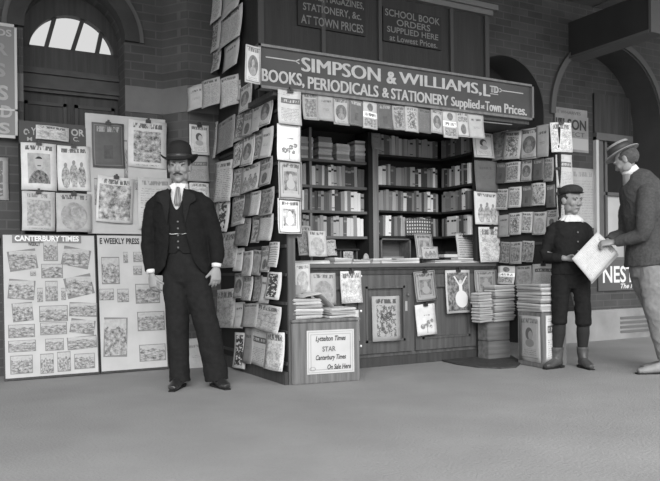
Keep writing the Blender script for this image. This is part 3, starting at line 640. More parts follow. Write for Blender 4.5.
for i, (bx, st, b) in enumerate(va): paper(VA, bx, st, b * 1.15, '%s magazine strung under the long sign, %s' % (tonew(b), ends[i]), 'magazines strung under the sign', off=.004 + .004 * (i % 2), tilt=random.uniform(-1, 3), curl=.02, lean=0)
bm = bmesh.new(); tube(bm, [(.12, .012, 2.185, .005), (1.2, .012, 2.175, .005), (2.3, .012, 2.185, .005)], 8); tag(link('hanging_cord', bm, W_LIGHT), 'cord under the long sign holding a row of magazines', 'cord')
paper(ply(.94), (371, 133, 380, 150), 'plain', .24, 'small grey card pinned at the top of the bookcase upright', cat='card')
# column of papers right of the bookcase
RF = ply(.45)
bm = bmesh.new(); box(bm, (2.235, .46, .95), (2.50, .50, 2.2)); link('rack_board', bm, W_BLACK, K)
paper(RF, (472, 133, 492, 158.5), 'roundel', .5, 'pale magazine with a diagonal drawing, top of the column beside the bookcase', ink=.06, off=.005)
paper(RF, (474, 161, 496, 192), 'plain', .12, 'plain dark folder, second in the column beside the bookcase', off=.005)
paper(RF, (473, 192, 497.5, 225), 'group', .55, 'pale magazine with a crowd drawing, third in the column beside the bookcase', off=.009)
paper(RF, (477, 227, 501.5, 262), 'sketch', .55, 'pale sketch sheet clipped at the bottom of the column beside the bookcase', off=.014, tilt=-2, clip=True)
# right open rack
RD = V((.266, -.964, 0)); RN = V((-.964, -.266, 0)); RP = (V((2.50, .45, 0)), RN)
RK = thing('magazine_rack', 'dark open shutter rack of magazines projecting on the right of the bookstall', 'rack', (2.50, .45, 0))
Mr = Matrix(((RD.x, -RN.x, 0, 0), (RD.y, -RN.y, 0, 0), (0, 0, 1, 0), (0, 0, 0, 1)))
rl = (on(560, 200, RP) - V((2.5, .45, 0))).dot(RD)
bm = bmesh.new(); box(bm, (0, .002, .15), (rl, .03, 2.16), 0, Mr); link('rack_back', bm, W_BLACK, RK)
bm = bmesh.new()
for z in (1.98, 1.78, 1.55, 1.32, 1.1): box(bm, (0, -.012, z - .012), (rl, .002, z + .012), 0, Mr)
link('rack_batten', bm, W_DARK, RK)
rr = [('topmost row', [((490, 127, 509, 161), 'wide', .2), ((506, 131, 523, 160), 'figure', .36), ((522, 128, 541, 160), 'oval', .3), ((538, 125, 551, 158), 'plain', .26)]),
 ('second row', [((497, 163, 508, 184), 'dark', .07), ((507, 162, 522, 183), 'picture', .34), ((522, 160, 534, 182), 'oval', .26), ((534, 159, 545, 181), 'dark', .07), ((545, 158, 554.5, 182), 'picture', .22)]),
 ('third row', [((497.5, 189, 510, 210), 'picture', .32), ((510, 187, 523, 208), 'picture', .42), ((523, 186, 533.5, 207), 'dark', .09), ((533, 183, 547, 206), 'wide', .42), ((547, 185, 556, 208), 'dark', .08)]),
 ('fourth row', [((499, 215, 511, 237), 'plain', .22), ((510.5, 213, 523, 235), 'figure', .34), ((523, 212, 534.5, 233), 'picture', .42), ((534.5, 212, 548, 235), 'face', .36), ((548, 210, 559, 227), 'small_oval', .34)]),
 ('fifth row', [((502, 242, 512, 263), 'wide', .22), ((511.5, 242, 523.5, 264), 'picture', .26), ((523.5, 241, 535.5, 262), 'wide', .32)])]
for where, row in rr:
    for k, (bx, st, b) in enumerate(row): paper(RP, bx, st, b, '%s magazine %s, %s from the left, %s, right rack' % (tonew(b), SD[st], ORD1[k], where), 'magazines on the right rack', off=.012 + .006 * (k % 2), tilt=random.uniform(-2, 3), curl=.02, ink=.04)
# sheets facing out at the near end of the rack
q = on(556, 200, RP); RE = (V((q.x + .02, q.y, 0)), V((-.3, -.95, 0)))
bm = bmesh.new(); uu, nn = frame_of(RE[1]); Me = place_mat(V((q.x, q.y + .02, 0)), uu, nn); box(bm, (-.02, 0, .15), (.13, .03, 2.0), 0, Me); link('end_board', bm, W_DARK, RK)
paper(RE, (549, 123, 570, 153), 'sketch', .62, 'white sketch sheet clipped at the top near end of the right-hand rack', off=.012, tilt=-1, clip=True)
paper(RE, (555, 155, 571, 188), 'newsband', .45, 'pale newspaper hanging below the white sketch sheet at the rack\'s near end', off=.006, cat='newspaper')
paper(RE, (556, 186, 563, 224), 'text', .5, 'narrow pale sheet beside the boy\'s cap at the rack\'s near end', off=.004, cat='newspaper')
# papers on the counter front
CF = ply(.462)
paper(CF, (340, 271, 360.5, 303), 'sketch', .62, 'white sketch sheet clipped to the counter front just above the newspaper piles', clip=True)
paper(CF, (348, 310, 358.5, 341), 'plain', .55, 'pale sheet on the counter front partly hidden behind the sign box')
paper(ply(.468), (371.5, 296, 399, 341), 'figure', .34, 'large grey poster with a seated figure on the counter door', cat='poster', ink=.04)
paper(CF, (413, 271, 434, 301), 'bust', .27, 'grey magazine with a church spire drawing clipped right of the counter door', tilt=-5, clip=True, ink=.05)
paper(CF, (414.5, 304, 434, 335), 'flower', .58, 'pale magazine with a flower drawing clipped below the grey one', tilt=-3, clip=True)
paper(CF, (445, 270, 469, 313), 'dancer', .45, 'magazine cover of a dancer in a white dress clipped to the counter front', clip=True, ink=.05)
paper(CF, (474, 270, 496, 293), 'bust', .26, 'grey framed magazine with a leaf motif standing behind the right-hand piles', cat='magazine')
paper(RP, (498.5, 266, 515.5, 284), 'banded', .5, 'magazine with black and white bands standing behind the right-hand piles', ink=.03)
paper(RP, (516, 266, 532, 285), 'face', .3, 'grey magazine leaning behind the third pile on the right', tilt=-4)
paper(RP, (533, 264, 556, 285), 'newsband', .52, 'pale magazine clipped behind the fourth pile, beside the boy\'s hand', clip=True)

# papers and books on the counter
def prop_sheet(bx, y, style, base, label, cat='magazine', lean=-10, th=.006, **k):
    return paper(ply(y), bx, style, base, label, cat=cat, lean=lean, th=th, curl=0, bulge=.003, **k)
prop_sheet((296, 226, 310, 256), .62, 'wide', .4, 'grey magazine leaning at the far left of the counter')
prop_sheet((307, 231, 325, 257), .56, 'face', .55, 'pale magazine propped upright on the counter beside the grey one')
prop_sheet((325, 240, 335, 256), .7, 'sketch', .45, 'small pale sheet propped behind the counter papers')
prop_sheet((414, 234, 431, 259), .56, 'bust', .3, 'picture book standing open on the counter below the postcards')
prop_sheet((421, 247, 437, 259), .52, 'group', .36, 'small picture of two figures propped in front of the picture book')
prop_sheet((455, 234, 478, 258), .66, 'rows', .4, 'pale printed notice propped at the right end of the counter', 'notice')
# postcard rack on the shelf
p = on(412, 226, ply(.955)); 
PR = thing('postcard_rack', 'rack of small chequered cards standing in front of the lowest books', 'rack', (p.x, .955, ZR[0]))
g = G('chequered_cards'); g.uv(); ck = g.mul(g.op('GREATER_THAN', g.op('SINE', g.mul(g.u, 62)), 0), g.op('GREATER_THAN', g.op('SINE', g.mul(g.v, 32)), -.1)); CHK = g.out(g.mix(ck, .08, .55))
bm = paper_mesh(.30, .17, .01, 0, 0); bmesh.ops.translate(bm, verts=bm.verts, vec=(.08, 0, .17)); link('card_sheet', bm, [CHK, PAPER2], PR)
bm = bmesh.new(); box(bm, (-.07, -.03, 0), (.23, .01, .012)); link('rack_foot', bm, W_DARK, PR)
# low flat papers along the counter edge
lows = [(294, 330, 250, 'flat pale papers at the left end of the counter'), (334, 352, 252, 'low stack of pamphlets below the little box'), (353, 371, 253, 'low stack of papers left of the bookcase upright'), (372, 392, 253, 'low stack of papers at the bookcase upright'),
        (381, 400, 250, 'crumpled pale papers right of the bookcase upright'), (397, 420, 253, 'pale papers beside the propped picture book'), (434, 462, 254, 'long flat sheets below the dark-backed books'), (458, 480, 255, 'flat sheets under the propped notice')]
for j, (xa, xb, yt, lb) in enumerate(lows):
    y = .47 + .03 * (j % 2); a = on(xa, 256, ply(y)); b = on(xb, 256, ply(y)); z = CT
    for k in range(2 + j % 2):
        th = .012 + .006 * random.random(); bm = bmesh.new(); ww = b.x - a.x - .01
        box(bm, (-ww / 2, 0, 0), (ww / 2, .2, th), 0, None, .002)
        for v in bm.verts: v.co.z += .006 * math.sin(v.co.x * 14 + k + j) * (v.co.z > .5 * th)
        o = link('pamphlet', bm, mat('pamphlet_paper_%d' % (k % 2), (.52, .34)[k % 2], .9, 0, 1, .15, 15)); o.location = ((a.x + b.x) / 2, y + random.uniform(-.01, .01), z); o.rotation_euler.z = R(random.uniform(-3, 3)); z += th + .001
        tag(o, ('%s pamphlet of the ' % ('bottom', 'middle', 'top')[k if k < 1 or 2 + j % 2 == 3 else 2]) + lb, 'pamphlet', 'flat papers on the counter')
# little box with a pitched lid
p = on(349, 256, ply(.66)); LB = thing('display_box', 'small open-fronted display box with a dark overhanging lid on the counter', 'box', (p.x, .66, CT))
bm = bmesh.new(); box(bm, (-.09, 0, .0), (-.08, .14, .12)); box(bm, (.08, 0, 0), (.09, .14, .12)); box(bm, (-.09, .13, 0), (.09, .14, .12)); link('box_body', bm, W_MID, LB)
bm = bmesh.new(); box(bm, (-.14, -.02, .12), (.10, .15, .135)); link('lid', bm, W_BLACK, LB)
bm = paper_mesh(.10, .10, .004, 0, 0); bmesh.ops.translate(bm, verts=bm.verts, vec=(-.01, -.002, .11)); link('picture_card', bm, [cover('wide', .45, .06), PAPER], LB)
bm = bmesh.new(); p = on(366, 256, ply(.66)); ell(bm, (0, 0, .045), (.03, .02, .05)); box(bm, (-.03, -.02, 0), (.03, .02, .02)); o = link('ornament', bm, mat('grey_china', .3, .4)); o.location = (p.x, .66, CT); tag(o, 'small rounded grey ornament right of the display box on the counter', 'ornament')
# pigeonhole and books under the lowest shelf
pa = on(381, 256, ply(.99)); pb = on(411, 256, ply(.99))
PH = thing('pigeonhole', 'empty pigeonhole compartment under the lowest shelf of the right bay', 'shelf unit', ((pa.x + pb.x) / 2, .99, CT)); hw = (pb.x - pa.x) / 2
bm = bmesh.new(); box(bm, (-hw, 0, 0), (-hw + .015, .2, .25)); box(bm, (hw - .015, 0, 0), (hw, .2, .25)); box(bm, (-hw, 0, .235), (hw, .2, .25)); box(bm, (-hw, .19, 0), (hw, .2, .25)); link('frame', bm, SHM, PH)
boxo('paper_bundle', (-hw + .05, .04, 0), (hw - .06, .18, .07), PAPER2, PH)
p = on(443, 250, ply(.9)); o = boxo('drawer_box', (-.06, 0, 0), (.07, .12, .1), W_MID, None, .004); o.location = (p.x, .9, CT); tag(o, 'small dark drawer box on the counter behind the stacked dark books', 'box')
p = on(454, 256, ply(.6)); z = CT
for k in range(4):
    nm, t = (('white', .5), ('black', .02))[k % 2]; th = (.03, .025)[k % 2]; o = boxo('book', (-.1, 0, 0), (.1, .15, th), mat('flat_book_%s' % nm, t, .7), None, .003); o.location = (p.x + (.01 if k % 2 else 0), .62, z); z += th
    tag(o, '%s book, %s in the flat stack at the right of the counter' % (nm, ('bottom', 'second from bottom', 'third from bottom', 'top')[k]), 'book', 'flat stack on the counter')

# ================================================================ BOXES AND PILES ON THE PLATFORM
def pile(x0, x1, y, dep, z0, z1, th, side, tonelist, rot=0, cat='newspaper'):
    z = z0; k = 0; cx = (x0 + x1) / 2
    n = max(1, round((z1 - z0) / th)); t = (z1 - z0) / n
    for k in range(n):
        g_ = tonelist[k % len(tonelist)]; wv = (x1 - x0) * random.uniform(.93, 1.0)
        bm = bmesh.new(); box(bm, (-wv / 2, 0, 0), (wv / 2, dep, t * .93), 0, None, t * .3)
        for lay in (.3, .6): box(bm, (-wv / 2 - .001, -.0015, t * lay), (wv / 2 + .001, .002, t * (lay + .06)), 1)
        for v in bm.verts: v.co.z += .004 * math.sin(v.co.x * 9 + k * 2) ; v.co.y += .004 * math.sin(v.co.x * 21 + k)
        o = link('folded_newspaper', bm, [mat('folded_paper_%d' % int(g_ * 100), g_, .9, .15, 25, .14, 12), PAPER2]); o.location = (cx + random.uniform(-.008, .008), y + random.uniform(-.012, .008), z); o.rotation_euler.z = R(random.uniform(-3, 3) + rot); z += t
        tag(o, '%s folded newspaper, %s from the bottom of the pile %s' % (tonew(g_), ORD1[k] if k else 'first', side), cat, 'newspapers piled ' + side)
    return z
# left box with the handwritten placard
LBX = thing('placard_box', 'wooden box with a handwritten STAR newspaper placard, beside the kiosk corner', 'box', (.283, -.085, 0), R(-8))
bw, bh, bd = .555, .475, .30
bm = bmesh.new(); box(bm, (-.27, 0, 0), (-.27 + bw, .03, bh), 0, None, .008); box(bm, (-.235, .03, 0), (-.28 + bw, bd, bh)); link('box_body', bm, W_BOX, LBX)
bm = bmesh.new(); box(bm, (-.275, -.012, bh), (-.265 + bw, bd + .01, bh + .022), 0, None, .005); link('lid_board', bm, W_BOX, LBX)
SHB = mat('placard_card', .46, .85, 0, 1, .06, 6)
px0, px1, pz0, pz1 = -.155, .235, .075, .41
bm = bmesh.new(); box(bm, (px0, -.006, pz0), (px1, 0, pz1)); link('placard', bm, SHB, LBX)
bm = bmesh.new()
for e, t in ((.012, .003), (.03, .004)):
    for a, b in (((px0 + e, pz0 + e), (px1 - e, pz0 + e + t)), ((px0 + e, pz1 - e - t), (px1 - e, pz1 - e)), ((px0 + e, pz0 + e), (px0 + e + t, pz1 - e)), ((px1 - e - t, pz0 + e), (px1 - e, pz1 - e))): box(bm, (a[0], -.0075, a[1]), (b[0], -.006, b[1]))
for a in range(0, 360, 15): box(bm, (-.11 + .022 * math.cos(R(a)) - .003, -.0075, .115 + .014 * math.sin(R(a)) - .002), (-.11 + .022 * math.cos(R(a)) + .003, -.006, .115 + .014 * math.sin(R(a)) + .002))
link('placard_border', bm, mat('placard_grey_border', .28, .8), LBX)
MI = Matrix.Translation((0, -.006, 0))
for s, a, b, c, d, sh in (('Lyttelton Times', -.085, .165, .315, .365, .3), ('STAR', -.03, .08, .245, .285, 0), ('Canterbury Times', -.085, .165, .17, .22, .3), ('On Sale Here', .01, .205, .105, .145, .2)): text(s, a, b, c, d, INK if s != 'STAR' else mat('grey_ink', .12, .7), LBX, MI, bold=.02, shear=sh)
zt = bh + .024
pile(.03, .30, -.02, .22, zt, .655, .026, 'left on the placard box', [.5, .4, .55, .3])
pile(.33, .565, -.08, .25, zt, .575, .02, 'right on the placard box', [.5, .42, .38])
p = on(302, 263, ply(.20)); 
paper(ply(.24), (294, 264, 309.5, 293), 'face', .55, 'pale magazine standing behind the left pile on the placard box')
paper(ply(.24), (310, 273, 335, 305), 'face', .36, 'grey magazine with a round face design behind the placard box piles', clip=False)
o = boxo('folded_newspaper', (-.06, 0, 0), (.06, .08, .1), mat('folded_paper_grey', .26, .9, 0, 1, .15, 12), None, .01); p = on(295, 292, ply(.1)); o.location = (p.x, .1, .655); tag(o, 'grey bundle standing on top of the left pile by the corner post', 'newspaper')
bm = bmesh.new(); tube(bm, [(.13, .04, .67, .09, .012), (.27, .06, .69, .09, .012), (.37, .08, .62, .08, .01), (.42, .09, .585, .07, .008)], 12, (0, 1, 0)); tag(link('rolled_paper', bm, mat('folded_paper_50', .5)), 'loose curled paper draped between the two piles on the placard box', 'newspaper')

# right boxes
b1x0, b1x1, b1y = 2.215, 2.49, .27
B1 = thing('crate', 'plain two-board wooden crate under the right-hand piles, beside the doormat', 'crate', ((b1x0 + b1x1) / 2, b1y, 0))
hh = on(490, 322, ply(b1y)).z
bm = bmesh.new(); hw = (b1x1 - b1x0) / 2
box(bm, (-hw, 0, 0), (hw, .15, hh * .49), 0, None, .006); box(bm, (-hw, .003, hh * .5), (hw, .15, hh), 0, None, .006); link('crate_boards', bm, wood('crate_timber', .12, .35, .8, (0, 1, 1)), B1)
q0 = on(479, 310, ply(b1y - .03)); q1 = on(493.5, 310, ply(b1y - .03)); 
pile(q0.x, q1.x - .005, b1y - .03, .12, hh + .003, on(480, 293, ply(b1y - .03)).z, .02, 'left on the crate', [.42, .5, .36])
q2 = on(516, 310, ply(b1y - .03)); pile(q1.x + .01, q2.x - .01, b1y - .03, .16, hh + .003, on(500, 285, ply(b1y - .03)).z, .022, 'right on the crate', [.4, .5, .3, .46, .2, .44])
# poster box set at an angle
A = on(518, 364, plz(0)); B = on(542.5, 368.5, plz(0)); dv = (B - A).normalized(); nn = V((dv.y, -dv.x, 0))
if nn.dot(CAMP - A) < 0: nn = -nn
wd = (B - A).length; hb = on(541, 313, (V((B.x, B.y, 0)), nn)).z
u_ = V((0, 0, 1)).cross(nn)
PB = thing('poster_box', 'box pasted with a pale printed poster in front of the crate by the boy', 'box', A, math.atan2(u_.y, u_.x))
dpt = .27
bm = bmesh.new(); box(bm, (0, 0, 0), (wd, dpt, hb), 0, None, .006); link('box_body', bm, W_BOX, PB)
bm = paper_mesh(wd * .86, hb * .84, .002, 0, 0); bmesh.ops.translate(bm, verts=bm.verts, vec=(wd / 2, -.001, hb * .93)); link('poster', bm, [cover('roundel', .3, .08), PAPER2], PB)
pc = on(549, 312, plz(hb)); 
bm = paper_mesh(.15, hb * .84, .002, 0, 0); bmesh.ops.transform(bm, verts=bm.verts, matrix=Matrix.Translation((wd + .001, .115, hb * .95)) @ Matrix.Rotation(R(90), 4, 'Z')); link('side_poster', bm, [cover('newsband', .5, .06), PAPER], PB)
c0 = (A + B) / 2
tp = on(528, 284, ply(c0.y)).z
def localpile(off0, off1, top, side, tones, yy=0, dp_=.14):
    z = hb + .003; n = max(1, round((top - z) / .024)); t = (top - z) / n
    for k in range(n):
        g_ = tones[k % len(tones)]; bm = bmesh.new(); ww = (off1 - off0) * random.uniform(.94, 1); box(bm, (-ww / 2, 0, 0), (ww / 2, dp_, t * .93), 0, None, t * .3); box(bm, (-ww / 2, -.0015, t * .45), (ww / 2, .002, t * .52), 1)
        for v in bm.verts: v.co.z += .004 * math.sin(v.co.x * 11 + k * 2)
        o = link('folded_newspaper', bm, [mat('folded_paper_%d' % int(g_ * 100), g_, .9, .15, 25, .14, 12), PAPER2]); M_ = Matrix.Translation(A) @ Matrix.Rotation(math.atan2(u_.y, u_.x), 4, 'Z')
        o.matrix_world = M_ @ Matrix.Translation(((off0 + off1) / 2 + random.uniform(-.006, .006), yy + random.uniform(-.004, .008), z)) @ Matrix.Rotation(R(random.uniform(-3, 3)), 4, 'Z'); z += t
        tag(o, '%s folded newspaper, %s from the bottom of the pile %s' % (tonew(g_), ORD1[k], side), 'newspaper', 'newspapers piled ' + side)
localpile(-.03, wd * .98, tp, 'on the poster box', [.45, .38, .5, .24])
localpile(.03, wd * .98, on(548, 286, ply(c0.y + .1)).z, 'behind on the poster box', [.48, .4, .52], .155, .13)
bm = bmesh.new(); q = on(573, 368, plz(0)); q.y += .10; box(bm, (q.x - .02, q.y, 0), (q.x + .02, q.y + .04, on(573, 318, ply(q.y)).z), 0, None, .004); tag(link('wooden_post', bm, W_BLACK), 'short dark upright post standing between the boy\'s legs', 'post')
# doormat
mp = [on(x, y, plz(0)) for x, y in ((437, 359), (447, 355.5), (462, 353.5), (490, 354), (512, 357), (522, 363), (516, 368), (500, 369), (478, 368), (457, 365), (444, 362))]
bm = bmesh.new(); t_ = [bm.verts.new((p.x, p.y, .014)) for p in mp]; b_ = [bm.verts.new((p.x, p.y, .001)) for p in mp]; bm.faces.new(t_); bm.faces.new(b_)
for i in range(len(mp)): j = (i + 1) % len(mp); bm.faces.new((t_[i], t_[j], b_[j], b_[i]))
tag(link('doormat', bm, mat('coir_mat', .05, .95, .6, 90, .3, 30)), 'dark rounded doormat on the platform in front of the crate', 'doormat')

# ================================================================ POSTER BOARDS ON THE LEFT
def board(x0px, x1px, ytop, ybot, ybase, ytopw, label, m, name='poster_board', z0=None):
    """board leaning on the wall; returns the thing and a function px->local (x, z)"""
    a = on(x0px, ybot, ply(ybase)); b = on(x1px, ybot, ply(ybase)); zb = max(0.004, min(a.z, b.z)) if z0 is None else z0
    tt = on((x0px + x1px) / 2, ytop, ply(ytopw)); ang = math.atan2(ytopw - ybase, tt.z - zb); h = math.hypot(ytopw - ybase, tt.z - zb); w_ = b.x - a.x
    o = thing(name, label, 'poster board' if name == 'poster_board' else 'sign', (a.x + w_ / 2, ybase, zb)); o.rotation_euler = (-ang, 0, 0)
    bm = bmesh.new(); box(bm, (-w_ / 2, 0, 0), (w_ / 2, .018, h), 0, None, .003); link('backing_board', bm, m, o)
    n = V((0, -math.cos(ang), math.sin(ang))); p0 = V((0, ybase, zb)); ax = a.x + w_ / 2
    def loc(px, py):
        p = on(px, py, (p0, n)); return p.x - ax, (p.z - zb) / math.cos(ang)
    return o, loc, w_, h
def pics(o, loc, lst, name='photograph'):
    for q in lst:
        tilt = q[4] if len(q) > 4 else 0
        x0, z1 = loc(q[0], q[1]); x1, z0 = loc(q[2], q[3]); cx, cz = (x0 + x1) / 2, (z0 + z1) / 2; w_, h = x1 - x0, z1 - z0
        bm = bmesh.new(); uvl = bm.loops.layers.uv.new('UVMap'); box(bm, (-w_ / 2, -.0045, -h / 2), (w_ / 2, -.002, h / 2), 0, Matrix.Translation((cx, 0, cz)) @ Matrix.Rotation(R(tilt), 4, 'Y'))
        for f in bm.faces:
            for l in f.loops: l[uvl].uv = ((l.vert.co.x - cx) / w_ + .5, (l.vert.co.z - cz) / h + .5)
        link(name, bm, photo_mat(), o)
bL, loc, w_, h = board(4, 100, 234.5, 380, 1.36, 1.50, 'tall board with a Canterbury Times sheet of many photographs, lower left against the wall', W_DARK)
bm = bmesh.new(); box(bm, (-w_ / 2 + .012, -.002, .02), (w_ / 2 - .012, 0, h - .008)); link('printed_sheet', bm, SHEET, bL)
x0, z0 = loc(12, 243); x1, z1 = loc(81, 235.5)
bm = bmesh.new(); box(bm, (x0, -.004, z0), (x1, -.002, z1)); link('title_band', bm, mat('grey_title_band', .2, .8), bL)
ML = Matrix.Translation((0, -.004, 0)); text('CANTERBURY TIMES', x0 + .02, x1 - .02, z0 + .015, z1 - .006, mat('title_white', .75, .8), bL, ML @ Matrix.Identity(4), bold=.04); 
xa, za = loc(28, 246); xb, zb = loc(40, 242.5); text('WEEKLY', xa, xb, za, zb, INK, bL, ML)
pics(bL, loc, [(8, 250, 37, 270, -8), (43, 240, 58, 261), (62, 248, 90, 267, 12), (41, 264, 63, 278), (8, 280, 35, 299, 6), (37, 288, 43, 302), (45, 281, 58, 301), (61, 288, 66, 300), (65, 276, 93, 296, -12), (30, 271, 36, 276), (12, 303, 33, 321, -4), (39, 306, 68, 321), (69, 303, 97, 316, 4), (8, 325, 35, 337), (40, 323, 67, 334), (70, 320, 95, 333, 10), (8, 341, 36, 351), (45, 339, 64, 350), (67, 337, 97, 348, -3), (10, 356, 33, 373), (40, 354, 54, 373), (57, 352, 71, 371), (74, 354, 95, 368)])
bR, loc, w_, h = board(101, 169, 235, 373, 1.36, 1.50, 'tall board with a Weekly Press sheet, lower board between the photograph sheet and the man', W_DARK)
bm = bmesh.new(); box(bm, (-w_ / 2 + .006, -.002, .02), (w_ / 2 - .012, 0, h - .008)); link('printed_sheet', bm, SHEET, bR)
xa, za = loc(102, 243.5); xb, zb = loc(151, 238.5); text('E WEEKLY PRESS AN', xa - .02, xb - .03, za - .005, zb, INK, bR, Matrix.Translation((0, -.002, 0)), bold=.03)
pics(bR, loc, [(101, 257, 120, 284), (123, 252, 128, 263), (133, 252, 150, 262), (133, 266, 142, 275), (99, 289, 114, 300), (117, 289, 129, 302), (135, 284, 160, 303), (103, 318, 128, 356, 3), (137, 312, 165, 330), (139, 345, 166, 360)])
# upper boards resting on the lower ones' shelf
bm = bmesh.new(); q0 = on(1, 234, ply(1.45)); q1 = on(170, 234, ply(1.45)); box(bm, (q0.x - .1, 1.515, q0.z - .03), (q1.x, YL, q0.z - .005)); struct(link('trim_10', bm, W_DARK))
uA, loc, w_, h = board(20, 88, 124, 231, 1.52, 1.60, 'dark upper board with a lettered heading and four clipped magazines', W_BLACK, z0=on(50, 231, ply(1.52)).z)
xa, za = loc(19, 143.5); xb, zb = loc(87, 126); bm = bmesh.new(); box(bm, (xa, -.006, za), (xb, 0, zb)); link('heading_board', bm, mat('heading_paint', .07, .6), uA)
Mh = Matrix.Translation((0, -.006, 0))
xa, za = loc(71, 136); xb, zb = loc(84, 130); text('OR', xa, xb, za, zb, LETTER, uA, Mh, bold=.03)
xa, za = loc(73, 141.5); xb, zb = loc(79, 137.5); text('C.', xa, xb, za, zb, LETTER, uA, Mh); xa, za = loc(27, 141); xb, zb = loc(32, 137.5); text('M', xa, xb, za, zb, LETTER, uA, Mh)
xa, za = loc(31, 135); xb, zb = loc(36, 128); text('Y', xa, xb, za, zb, LETTER, uA, Mh)
bm = bmesh.new(); xa, za = loc(26, 132.5)
for k in range(10): an = R(k * 32); box(bm, (xa + .022 * math.cos(an) * (1 - k * .06) - .005, -.009, za + .03 * math.sin(an) * (1 - k * .06) - .006), (xa + .022 * math.cos(an) * (1 - k * .06) + .005, -.006, za + .03 * math.sin(an) * (1 - k * .06) + .006))
link('scroll_ornament', bm, LETTER, uA)
UA = (V((0, 1.50, 1.22)), V((0, -1, .09)))
UAP = (V((0, 1.505, uA.location.z)), V((0, -1, .085)).normalized())
def upaper(y, *a, **k): return paper(UAP, *a, off=(1.52 - y) * .4, **k)
upaper(1.53, (36, 126, 69, 141), 'sketch', .55, 'wide pale strip of paper pinned across the lettered heading', cat='paper', tilt=2)
upaper(1.52, (21, 143, 56.5, 190.5), 'soldier', .66, 'white magazine with a moustached soldier\'s portrait, upper left of the dark board', clip=True, ink=.04)
upaper(1.52, (57.5, 146, 90, 191), 'group', .66, 'white magazine with three standing figures, upper right of the dark board', clip=True, ink=.05)
upaper(1.50, (22, 191.5, 55, 231), 'picture', .5, 'pale magazine with a faint central picture, lower left of the dark board', clip=True, ink=.2)
upaper(1.50, (56, 193.5, 91, 232), 'face', .42, 'grey magazine with a dark drawing, lower right of the dark board', clip=True, ink=.08)
uB, loc, w_, h = board(88, 169, 116.5, 234, 1.52, 1.60, 'pale upper board left of the man carrying four clipped magazines', SHEET, z0=on(128, 234, ply(1.52)).z)
pics(uB, loc, [(123, 140, 128, 178), (94, 178, 98, 205), (135, 180, 139, 190)], 'printed_strip')
upaper(1.50, (92, 123, 124, 168), 'dark', .12, 'dark book cover with a small central picture on the pale upper board', clip=True)
upaper(1.50, (129, 121, 167, 168.5), 'picture', .62, 'white magazine with a street crowd picture, top right of the pale upper board', clip=True, tilt=2, ink=.05)
upaper(1.49, (98, 177, 134, 223), 'wide', .62, 'white magazine with a large battle picture, lower left of the pale upper board', clip=True, tilt=3, ink=.07)
upaper(1.49, (138, 178, 172, 230), 'text', .48, 'pale printed magazine behind the man\'s shoulder on the pale upper board', clip=False, ink=.2)
# tall lettered sign cut by the picture's left edge
q0 = on(17, 60, ply(1.62)); z0 = on(8, 138, ply(1.62)).z; z1 = on(10, 24, ply(1.62)).z
TS = thing('enamel_sign', 'tall white-bordered grey sign with large pale letters at the far left of the wall', 'sign', (q0.x - .35, 1.62, z0))
bm = bmesh.new(); box(bm, (-.35, 0, 0), (.35, .03, z1 - z0)); link('sign_board', bm, mat('grey_enamel', .2, .4), TS)
bm = bmesh.new(); hz = z1 - z0
for a, b in (((-.35, 0), (.35, .025)), ((-.35, hz - .025), (.35, hz)), ((.33, 0), (.35, hz)), ((-.35, 0), (-.33, hz)), ((-.35, .23), (.35, .245))): box(bm, (a[0], -.004, a[1]), (b[0], 0, b[1]))
link('sign_border', bm, mat('sign_border_white', .5, .6), TS)
def tz(py): return on(10, py, ply(1.62)).z - z0
for s, a, b, y1, y0 in (('BOARDS', -.28, .31, 37, 30), ('TEAS', -.25, .28, 56, 44), ('ROLLS', -.29, .26, 78, 64), ('COALS', -.29, .28, 101, 86), ('SOLD', -.28, .31, 118, 106), ('IRONS', -.28, .29, 134, 123)):
    s = {'BOARDS': 'IDS', 'TEAS': 'R', 'ROLLS': 'S', 'COALS': 'S', 'SOLD': 'LD', 'IRONS': 'S'}[s]; wd_ = {'IDS': .14, 'R': .1, 'S': .085, 'LD': .15}[s]
    m_ = LETTER if y0 > 80 or y0 < 35 else mat('worn_letter', .28, .7); text(s, b - wd_ - .0, b, tz(y1), tz(y0), m_, TS, Matrix.Identity(4), bold=.03)
q = on(8.5, 180, ply(YL - .004)); o = paper(ply(YL - .01), (-20, 157, 8.5, 200), 'bold', .34, 'faded pale bill pasted on the bricks below the tall sign', cat='bill', ink=.15, th=.002, curl=0, bulge=0)

# right-hand wall bills and signs
IW = ply(INF - .006)
NS = on(588, 130, IW); z0 = on(575, 152, IW).z; z1 = on(575, 114, IW).z; xa = on(548, 130, IW).x
NP_ = thing('wall_bill', 'pale wall bill reading NELSON pasted on the bricks right of the kiosk', 'bill', ((xa + NS.x) / 2, INF - .012, z0)); hw = (NS.x - xa) / 2; hz = z1 - z0
bm = bmesh.new(); box(bm, (-hw, 0, 0), (hw, .008, hz * .94)); box(bm, (-hw - .05, -.002, hz * .9), (hw - .02, .008, hz * 1.12)); link('bill_sheet', bm, mat('grey_bill_paper', .26, .85, 0, 1, .2, 5), NP_)
bm = bmesh.new(); box(bm, (-hw * .1, -.002, .03), (hw * .98, 0, hz * .36)); link('pasted_slip', bm, mat('pale_slip', .42, .9), NP_)
text('NELSON', -hw * .9, hw * .88, hz * .57, hz * .85, mat('bill_ink', .05, .8), NP_, Matrix.Translation((0, 0, 0)), bold=.03)
text('DIRECT', -hw * .5, hw * .8, hz * .4, hz * .52, mat('grey_ink', .12, .7), NP_, Matrix.Translation((0, 0, 0)), bold=.01)
text('AT WHARVES', -hw * .75, hw * .6, hz * .97, hz * 1.05, mat('grey_ink', .12, .7), NP_, Matrix.Translation((0, -.002, 0)), bold=.01)
paper(IW, (566, 168, 595, 228), 'text', .42, 'large pale notice pasted on bricks behind the boy\'s head', cat='notice', ink=.26, th=.002, curl=0, bulge=0)
